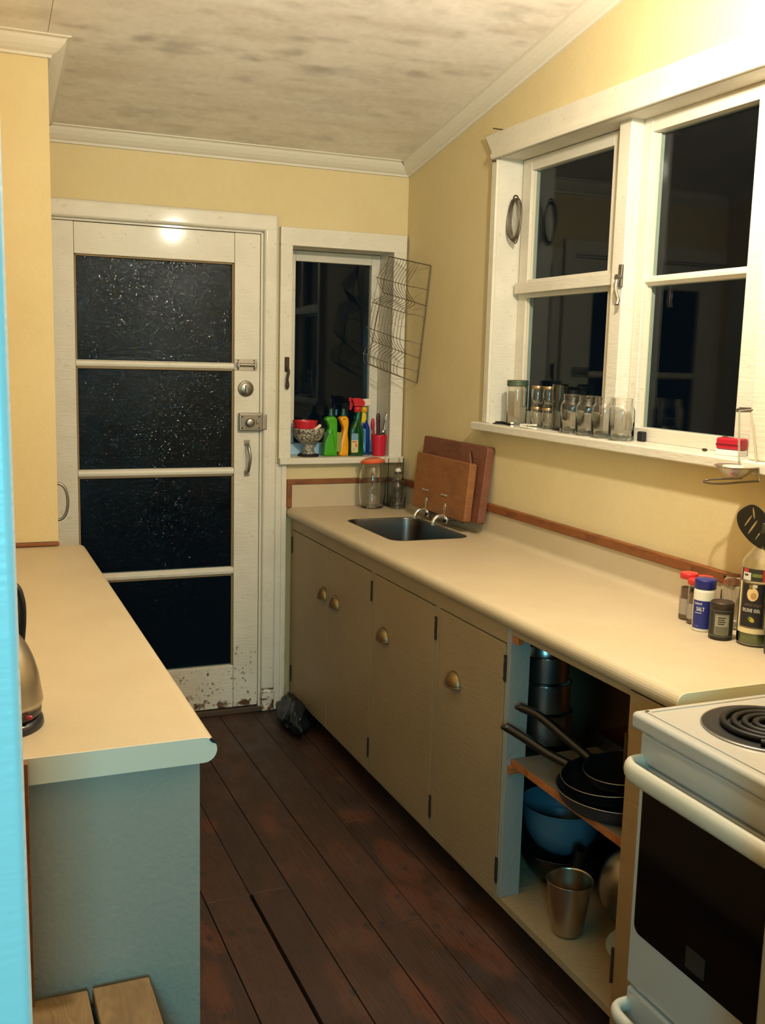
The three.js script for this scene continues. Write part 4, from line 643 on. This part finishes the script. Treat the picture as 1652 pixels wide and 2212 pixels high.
{ const t = thing('oil_bottle', 'clear oil bottle with a dark label and a little green oil', 'bottle', [-0.116, CY, 2.352]), r = 0.041;
  mesh('glass', lathe(blown([[0.001, 0.001], [r * 0.9, 0.001], [r, 0.006], [r, 0.180], ...smooth([[r, 0.182], [r * 0.92, 0.200], [r * 0.62, 0.218], [0.016, 0.232], [0.0125, 0.246], [0.012, 0.268]], 22), [0.014, 0.270], [0.014, 0.276]], 0.0022), 38), W.jar, t);
  mesh('oil', lathe([[0.001, 0.006], [r * 0.86, 0.006], [r * 0.93, 0.010], [r * 0.93, 0.030], [0.001, 0.030]], 34), phys(0x5f7a12, 0.15), t);
  mesh('cap', lathe([[0.001, 0.292], [0.0145, 0.291], [0.0155, 0.288], [0.0155, 0.266], [0.013, 0.266]], 22), phys(0x3a3a30, 0.4), t);
  const [g, m] = wrapLabel(r * 1.012, 0.032, 0.152, -1.95, 0.85, 384, 330, (c, w, h) => {
    c.fillStyle = '#d8cda6'; c.fillRect(0, 0, w, h); c.fillStyle = '#9db6bd'; c.fillRect(238, 0, 146, h); c.fillStyle = '#15171f'; c.fillRect(26, 0, 200, 296); c.strokeStyle = '#a8904a'; c.lineWidth = 3; c.strokeRect(34, 4, 184, 286);
    c.fillStyle = '#d8bf8e'; c.beginPath(); c.arc(126, 74, 44, 0, 7); c.fill(); c.fillStyle = '#b58f5c'; c.beginPath(); c.arc(134, 84, 22, 0, 7); c.fill(); c.fillStyle = '#7b6a2c'; c.fillRect(96, 12, 28, 30); c.fillStyle = '#c9c4b8'; c.fillRect(124, 10, 34, 20);
    c.fillStyle = '#8a6a44'; c.font = 'italic 24px serif'; c.fillText('extra virgin', 66, 150); c.fillStyle = '#d9d9d4'; c.font = 'bold 30px sans-serif'; c.fillText('OLIVE OIL', 50, 190);
    c.fillStyle = '#b7a63a'; c.beginPath(); c.ellipse(130, 238, 26, 15, 0.5, 0, 7); c.fill(); c.fillStyle = '#6d7a26'; c.beginPath(); c.ellipse(116, 232, 10, 14, 0.3, 0, 7); c.fill(); });
  mesh('label', g, m, t);
  const [g2, m2] = wrapLabel(r * 1.012, 0.156, 0.185, -1.85, -0.35, 192, 96, (c, w, h) => { c.fillStyle = '#2a2d28'; c.fillRect(0, 0, w, h); c.fillStyle = '#b6332c'; c.fillRect(18, 4, 44, 28); c.fillRect(166, 0, 14, h); c.fillStyle = '#cfcdc4'; c.fillRect(18, 32, 66, 60); c.fillStyle = '#3a3d38'; c.fillRect(30, 44, 32, 16); c.fillStyle = '#6d7a3a'; c.fillRect(92, 36, 70, 26); });
  mesh('neck_label', g2, m2, t);
}
{ const t = thing('clear_jar', 'empty clear jar behind the salt shaker against the upstand', 'jar', [-0.062, CY, 2.215]), r = 0.032;
  mesh('glass', lathe(blown([[0.001, 0.001], [r * 0.92, 0.001], [r, 0.006], [r, 0.100], [r * 0.9, 0.112], [r * 0.86, 0.118], [r * 0.9, 0.122], [r * 0.88, 0.132]]), 32), W.jar, t); }
{ const t = thing('utensil_pot', 'dark stoneware pot of cooking utensils next to the oil bottle', 'pot', [-0.112, CY, 2.452]);
  mesh('pot', lathe([[0.001, 0.003], [0.044, 0], [0.05, 0.004], [0.052, 0.15], [0.054, 0.155], [0.05, 0.155], [0.047, 0.01], [0.001, 0.008]], 36), phys(0x23262e, 0.4), t); }
{ const t = thing('slotted_turner', 'black slotted nylon turner sticking up behind the oil bottle', 'utensil', [-0.112, CY, 2.452]);
  // blade drawn in its own plane, handle running down into the pot
  const out = smooth([[0, 0], [0.020, 0.020], [0.034, 0.052], [0.034, 0.088], [0.022, 0.112], [0.0, 0.116], [-0.020, 0.108], [-0.030, 0.082], [-0.026, 0.045], [-0.014, 0.016], [0, 0]], 60).slice(0, -1);
  const slot = (cx, cy, l, w, a) => { const o = []; for (let i = 0; i < 14; i++) { const t2 = i / 14 * 6.2832, u = l * Math.cos(t2), v = w * Math.sin(t2); o.push([cx + u * Math.cos(a) - v * Math.sin(a), cy + u * Math.sin(a) + v * Math.cos(a)]); } return o.reverse(); };
  const g = extrude(withHoles(out, [slot(-0.005, 0.084, 0.016, 0.002, 0.5), slot(-0.003, 0.066, 0.019, 0.0025, 0.5), slot(0.014, 0.094, 0.014, 0.002, 1.2), slot(0.001, 0.044, 0.015, 0.0016, 0.5)]), 0.003, { bevel: 0.0008 });
  const M1 = new THREE.Matrix4().makeTranslation(0, 0.225, -0.085).multiply(new THREE.Matrix4().makeRotationY(-0.55)).multiply(new THREE.Matrix4().makeRotationZ(0.55));
  g.applyMatrix4(M1); mesh('blade', g, W.black, t);
  mesh('handle', tube([[0, 0.228, -0.086], [0.004, 0.18, -0.055], [0.006, 0.10, -0.02], [0.004, 0.02, 0.006]], 0.0062, 24), W.black, t);
}
{ const t = thing('ladle', 'black nylon spoon leaning in the utensil pot', 'utensil', [-0.112, CY, 2.452]);
  mesh('handle', tube([[-0.01, 0.02, 0.01], [0.0, 0.16, 0.004], [0.008, 0.27, -0.012]], 0.006, 20), W.black, t);
  mesh('bowl', at(new THREE.SphereGeometry(0.032, 20, 14).scale(0.35, 1.35, 0.95), 0.012, 0.305, -0.018), W.black, t);
}
// ================================================================ kettle, stool, bag
{ const t = thing('kettle', 'brushed steel cordless kettle with black handle on its round base', 'kettle', [-1.795, 0.9, 2.362]);
  mesh('power_base', lathe([[0.001, 0], [0.078, 0], [0.0795, 0.004], [0.078, 0.014], [0.070, 0.022], [0.001, 0.022]], 48), phys(0x10131c, 0.3), t);
  const b = mesh('body', lathe([[0.001, 0.032], [0.074, 0.032], ...smooth([[0.079, 0.046], [0.0765, 0.064], [0.0715, 0.095], [0.062, 0.126], [0.050, 0.152], [0.042, 0.166]], 24)], 48), std(0xb3aa9a, 0.34, { metalness: 1 }), t);
  mesh('collar', lathe([[0.073, 0.022], [0.0755, 0.025], [0.076, 0.034], [0.074, 0.038], [0.001, 0.038]], 48), phys(0x14161d, 0.35), t);
  mesh('switch', at(new THREE.SphereGeometry(0.006, 12, 8).scale(1.3, 0.8, 0.8), 0.05, 0.030, 0.058), phys(0x8a1a22, 0.3), b);
  const l = mesh('lid', lathe([[0.043, 0.164], [0.043, 0.170], ...smooth([[0.038, 0.178], [0.02, 0.186], [0.001, 0.188]], 10)], 36), phys(0x12141b, 0.35), t);
  const hg = tube([[0.043, 0.150, 0], [0.046, 0.185, 0], [0.045, 0.220, 0], [0.034, 0.246, 0], [0.0, 0.256, 0], [-0.045, 0.240, 0], [-0.075, 0.20, 0], [-0.086, 0.14, 0], [-0.082, 0.08, 0]], 0.0085, 70, 12);
  mesh('handle', hg, phys(0x10121a, 0.35), t);
}
{ const t = thing('slatted_stool', 'rough wooden stool of two wide slats by the bench end', 'stool', [0, 0, 0]);
  const top = std(0xffffff, 0.8, { map: woodTex(hex(0x8a6f48), hex(0x755a37), hex(0x54402a), 'v', [0.3, 0.5], 8) });
  mesh('slat', box(-1.661, -1.566, 0.460, 0.480, 2.525, 2.86, 0.003), top, t);
  mesh('slat', box(-1.765, -1.669, 0.460, 0.480, 2.527, 2.86, 0.003), top, t);
  mesh('slat', box(-1.865, -1.773, 0.460, 0.480, 2.525, 2.86, 0.003), top, t);
  const dk = std(0x2b2f28, 0.8); mesh('rail', box(-1.86, -1.575, 0.41, 0.459, 2.535, 2.553, 0.002), dk, t); mesh('rail', box(-1.86, -1.575, 0.41, 0.459, 2.832, 2.85, 0.002), dk, t);
  for (const [x, z] of [[-1.585, 2.565], [-1.585, 2.82], [-1.845, 2.565], [-1.845, 2.82]]) mesh('leg', box(x - 0.018, x + 0.018, 0, 0.459, z - 0.012, z + 0.012, 0.002), dk, t);
}
{ // crumpled dark bag on the floor by the cupboard end
  const g0 = mergeVertices(new THREE.IcosahedronGeometry(1, 12).deleteAttribute('normal').deleteAttribute('uv')), p = g0.attributes.position;
  for (let i = 0; i < p.count; i++) { const x = p.getX(i), y = p.getY(i), z = p.getZ(i); const n = fbm(x * 1.6 + 5 + z, y * 1.6 + 9 - z * 0.7, 2), w = Math.abs(fbm(x * 2.2 + z * 2.6 + 3, y * 1.2 + 2 + z, 2) - 0.5) * 2, k = 0.62 + n * 0.75 - w * 0.45; const pinch = y > 0.2 ? 1 - 0.5 * (y - 0.2) : 1; p.setXYZ(i, x * k * 0.075 * pinch, Math.max(0, (y * k * 0.72 + 0.42) * 0.098), z * k * 0.19); }
  g0.computeVertexNormals(); g0.rotateY(-0.15); g0.translate(-0.562, 0.0015, 0.225);
  tag(mesh('crumpled_bag', g0, phys(0x131b20, 0.42)), 'crumpled dark plastic bag on the floor against the cupboard', 'bag');
}
// ================================================================ pans and pots in the open cupboard
const PY = 0.4945, nonstick = phys(0x111112, 0.28), panOut = std(0x4a4a4a, 0.4, { metalness: 0.7 });
function pan(name, label, r, h, p, tilt, handle, out, grp) {
  const t = thing(name, label, 'pan', p, 0, grp); t.rotation.set(...tilt);
  mesh('pan_body', lathe([[0.001, 0], [r * 0.80, 0], ...smooth([[r * 0.82, 0.001], [r * 0.92, h * 0.35], [r, h]], 10), [r * 1.008, h + 0.002], [r * 0.985, h + 0.0015], ...smooth([[r * 0.975, h - 0.001], [r * 0.90, h * 0.4], [r * 0.80, 0.005]], 10), [0.001, 0.0045]], 56), out, t);
  mesh('rim', at(new THREE.TorusGeometry(r * 1.003, 0.0017, 6, 60).rotateX(Math.PI / 2), 0, h + 0.001, 0), W.steelDark, t);
  if (handle) { const hm = mesh('handle', tube(handle, 0.0118, 40, 10), W.black, t); const e = handle[handle.length - 1]; mesh('hang_ring', at(new THREE.TorusGeometry(0.0095, 0.0058, 8, 18).rotateX(1.3), ...e), W.black, hm); }
  return t;
}
pan('frying_pan', 'large grey frying pan at the bottom of the nest on the shelf', 0.147, 0.042, [-0.400, PY, 2.245], [0, 0, 0], null, panOut, 'nested frying pans');
pan('frying_pan', 'black frying pan with a bright rim, its long handle sticking out of the cupboard', 0.128, 0.040, [-0.398, PY + 0.032, 2.235], [-0.03, 0, 0.10], [[-0.060, 0.040, -0.110], [-0.085, 0.055, -0.165], [-0.112, 0.080, -0.235], [-0.132, 0.096, -0.288]], nonstick, 'nested frying pans');
pan('frying_pan', 'small black frying pan on top of the nest, handle beside the other', 0.100, 0.034, [-0.380, PY + 0.058, 2.25], [-0.03, 0, 0.10], [[-0.040, 0.036, -0.090], [-0.056, 0.062, -0.150], [-0.084, 0.104, -0.240], [-0.108, 0.118, -0.300]], nonstick, 'nested frying pans');
function pot(label, r, h, p, mat, grp) { const t = thing('saucepan', label, 'pan', p, 0, grp);
  mesh('pot_body', lathe([[0.001, 0], [r * 0.95, 0], [r, 0.005], [r, h - 0.003], [r * 1.03, h], [r * 0.98, h], [r * 0.97, 0.006], [0.001, 0.004]], 40), mat, t); mesh('rim', at(new THREE.TorusGeometry(r * 1.02, 0.0018, 6, 44).rotateX(Math.PI / 2), 0, h, 0), W.chrome, t); }
pot('wide stainless saucepan, lowest of the stack at the back of the shelf', 0.078, 0.084, [-0.335, PY, 1.80], W.steel, 'stack of steel saucepans'); pot('stainless saucepan in the middle of the stack at the back', 0.072, 0.082, [-0.335, PY + 0.087, 1.80], W.steel, 'stack of steel saucepans'); pot('stainless saucepan on top of the stack, under the worktop', 0.066, 0.074, [-0.335, PY + 0.172, 1.80], W.steel, 'stack of steel saucepans');
{ const t = thing('glass_casserole', 'dark glass casserole dish behind the frying pans', 'dish', [-0.13, PY, 2.16]);
  mesh('dish', lathe([[0.001, 0], [0.075, 0], [0.085, 0.006], [0.09, 0.075], [0.096, 0.078], [0.09, 0.082], [0.084, 0.078], [0.08, 0.008], [0.001, 0.006]], 40), phys(0x1d2422, 0.08), t); }
{ const t = thing('wooden_tray', 'round-edged wooden tray standing on edge at the back of the shelf', 'tray', [-0.085, PY, 1.985]);
  mesh('tray', slabX(roundRect(-0.10, 0, 0.085, 0.20, 0.05), -0.012, 0.004, { bevel: 0.003 }), W.rawwood, t); }
{ const t = thing('baking_tin', 'dark baking tin under the casserole at the back of the shelf', 'tin', [-0.15, PY, 1.985]);
  mesh('tin', [box(-0.08, 0.055, 0, 0.004, -0.085, 0.075), box(-0.08, -0.076, 0.004, 0.04, -0.085, 0.075), box(0.051, 0.055, 0.004, 0.04, -0.085, 0.075), box(-0.076, 0.051, 0.004, 0.04, -0.085, -0.081), box(-0.076, 0.051, 0.004, 0.04, 0.071, 0.075)], W.steelDark, t); }
const FY = 0.0982;
{ const t = thing('steel_tumbler', 'tall tapered stainless steel tumbler on the cupboard floor', 'tumbler', [-0.434, FY, 2.118]);
  mesh('cup', lathe([[0.001, 0.002], [0.036, 0], [0.040, 0.006], [0.058, 0.142], [0.0605, 0.145], [0.0585, 0.147], [0.0565, 0.142], [0.0385, 0.008], [0.001, 0.006]], 48), std(0xb5a791, 0.3, { metalness: 1 }), t); }
{ const t = thing('wok', 'black wok with a stub handle on the cupboard floor', 'wok', [-0.30, FY, 1.87]);
  mesh('wok_bowl', lathe([...smooth([[0.001, 0.0], [0.05, 0.003], [0.085, 0.028], [0.112, 0.075], [0.120, 0.100]], 20), [0.117, 0.101], ...smooth([[0.108, 0.075], [0.08, 0.032], [0.046, 0.008], [0.001, 0.005]], 20)], 44), nonstick, t);
  mesh('handle', tube([[-0.03, 0.095, 0.112], [-0.045, 0.13, 0.15], [-0.055, 0.16, 0.175], [-0.06, 0.185, 0.185]], 0.014, 24), W.black, t); }
{ const t = thing('blue_bowl', 'pale blue plastic bowl stacked in the black wok', 'bowl', [-0.30, FY + 0.085, 1.87]);
  mesh('bowl', lathe([[0.001, 0.0], [0.035, 0.0], ...smooth([[0.045, 0.003], [0.08, 0.03], [0.105, 0.075], [0.115, 0.14]], 18), [0.118, 0.143], [0.112, 0.143], ...smooth([[0.102, 0.077], [0.078, 0.034], [0.04, 0.006], [0.001, 0.004]], 18)], 44), phys(0x3f6475, 0.4), t); }
{ const t = thing('pan_lid', 'big steel pan lid leaning at the side of the lower cupboard', 'lid', [-0.245, FY + 0.100, 2.15]); t.quaternion.setFromUnitVectors(new THREE.Vector3(0, 1, 0), new THREE.Vector3(-0.75, 0.45, 0.48).normalize());
  mesh('disc', lathe([[0.104, 0], [0.106, 0.003], ...smooth([[0.098, 0.008], [0.07, 0.02], [0.03, 0.03], [0.001, 0.034]], 16)], 48), std(0xa7a094, 0.35, { metalness: 1, side: THREE.DoubleSide }), t); mesh('knob', lathe([[0.001, 0.034], [0.009, 0.034], [0.009, 0.044], [0.018, 0.05], [0.016, 0.06], [0.001, 0.062]], 20), W.black, t); }
{ const t = thing('dinner_plate', 'pale plate lying on the cupboard floor behind the tumbler', 'plate', [-0.295, FY, 2.290]);
  mesh('plate', lathe([[0.001, 0.001], [0.06, 0], [0.062, 0.003], [0.085, 0.008], [0.115, 0.016], [0.116, 0.018], [0.085, 0.011], [0.06, 0.006], [0.001, 0.005]], 48), phys(0xb9c4c6, 0.3), t); }
scene.traverse(o => { if (o.isMesh) { o.castShadow = true; o.receiveShadow = true; } });
renderer.render(scene, camera);
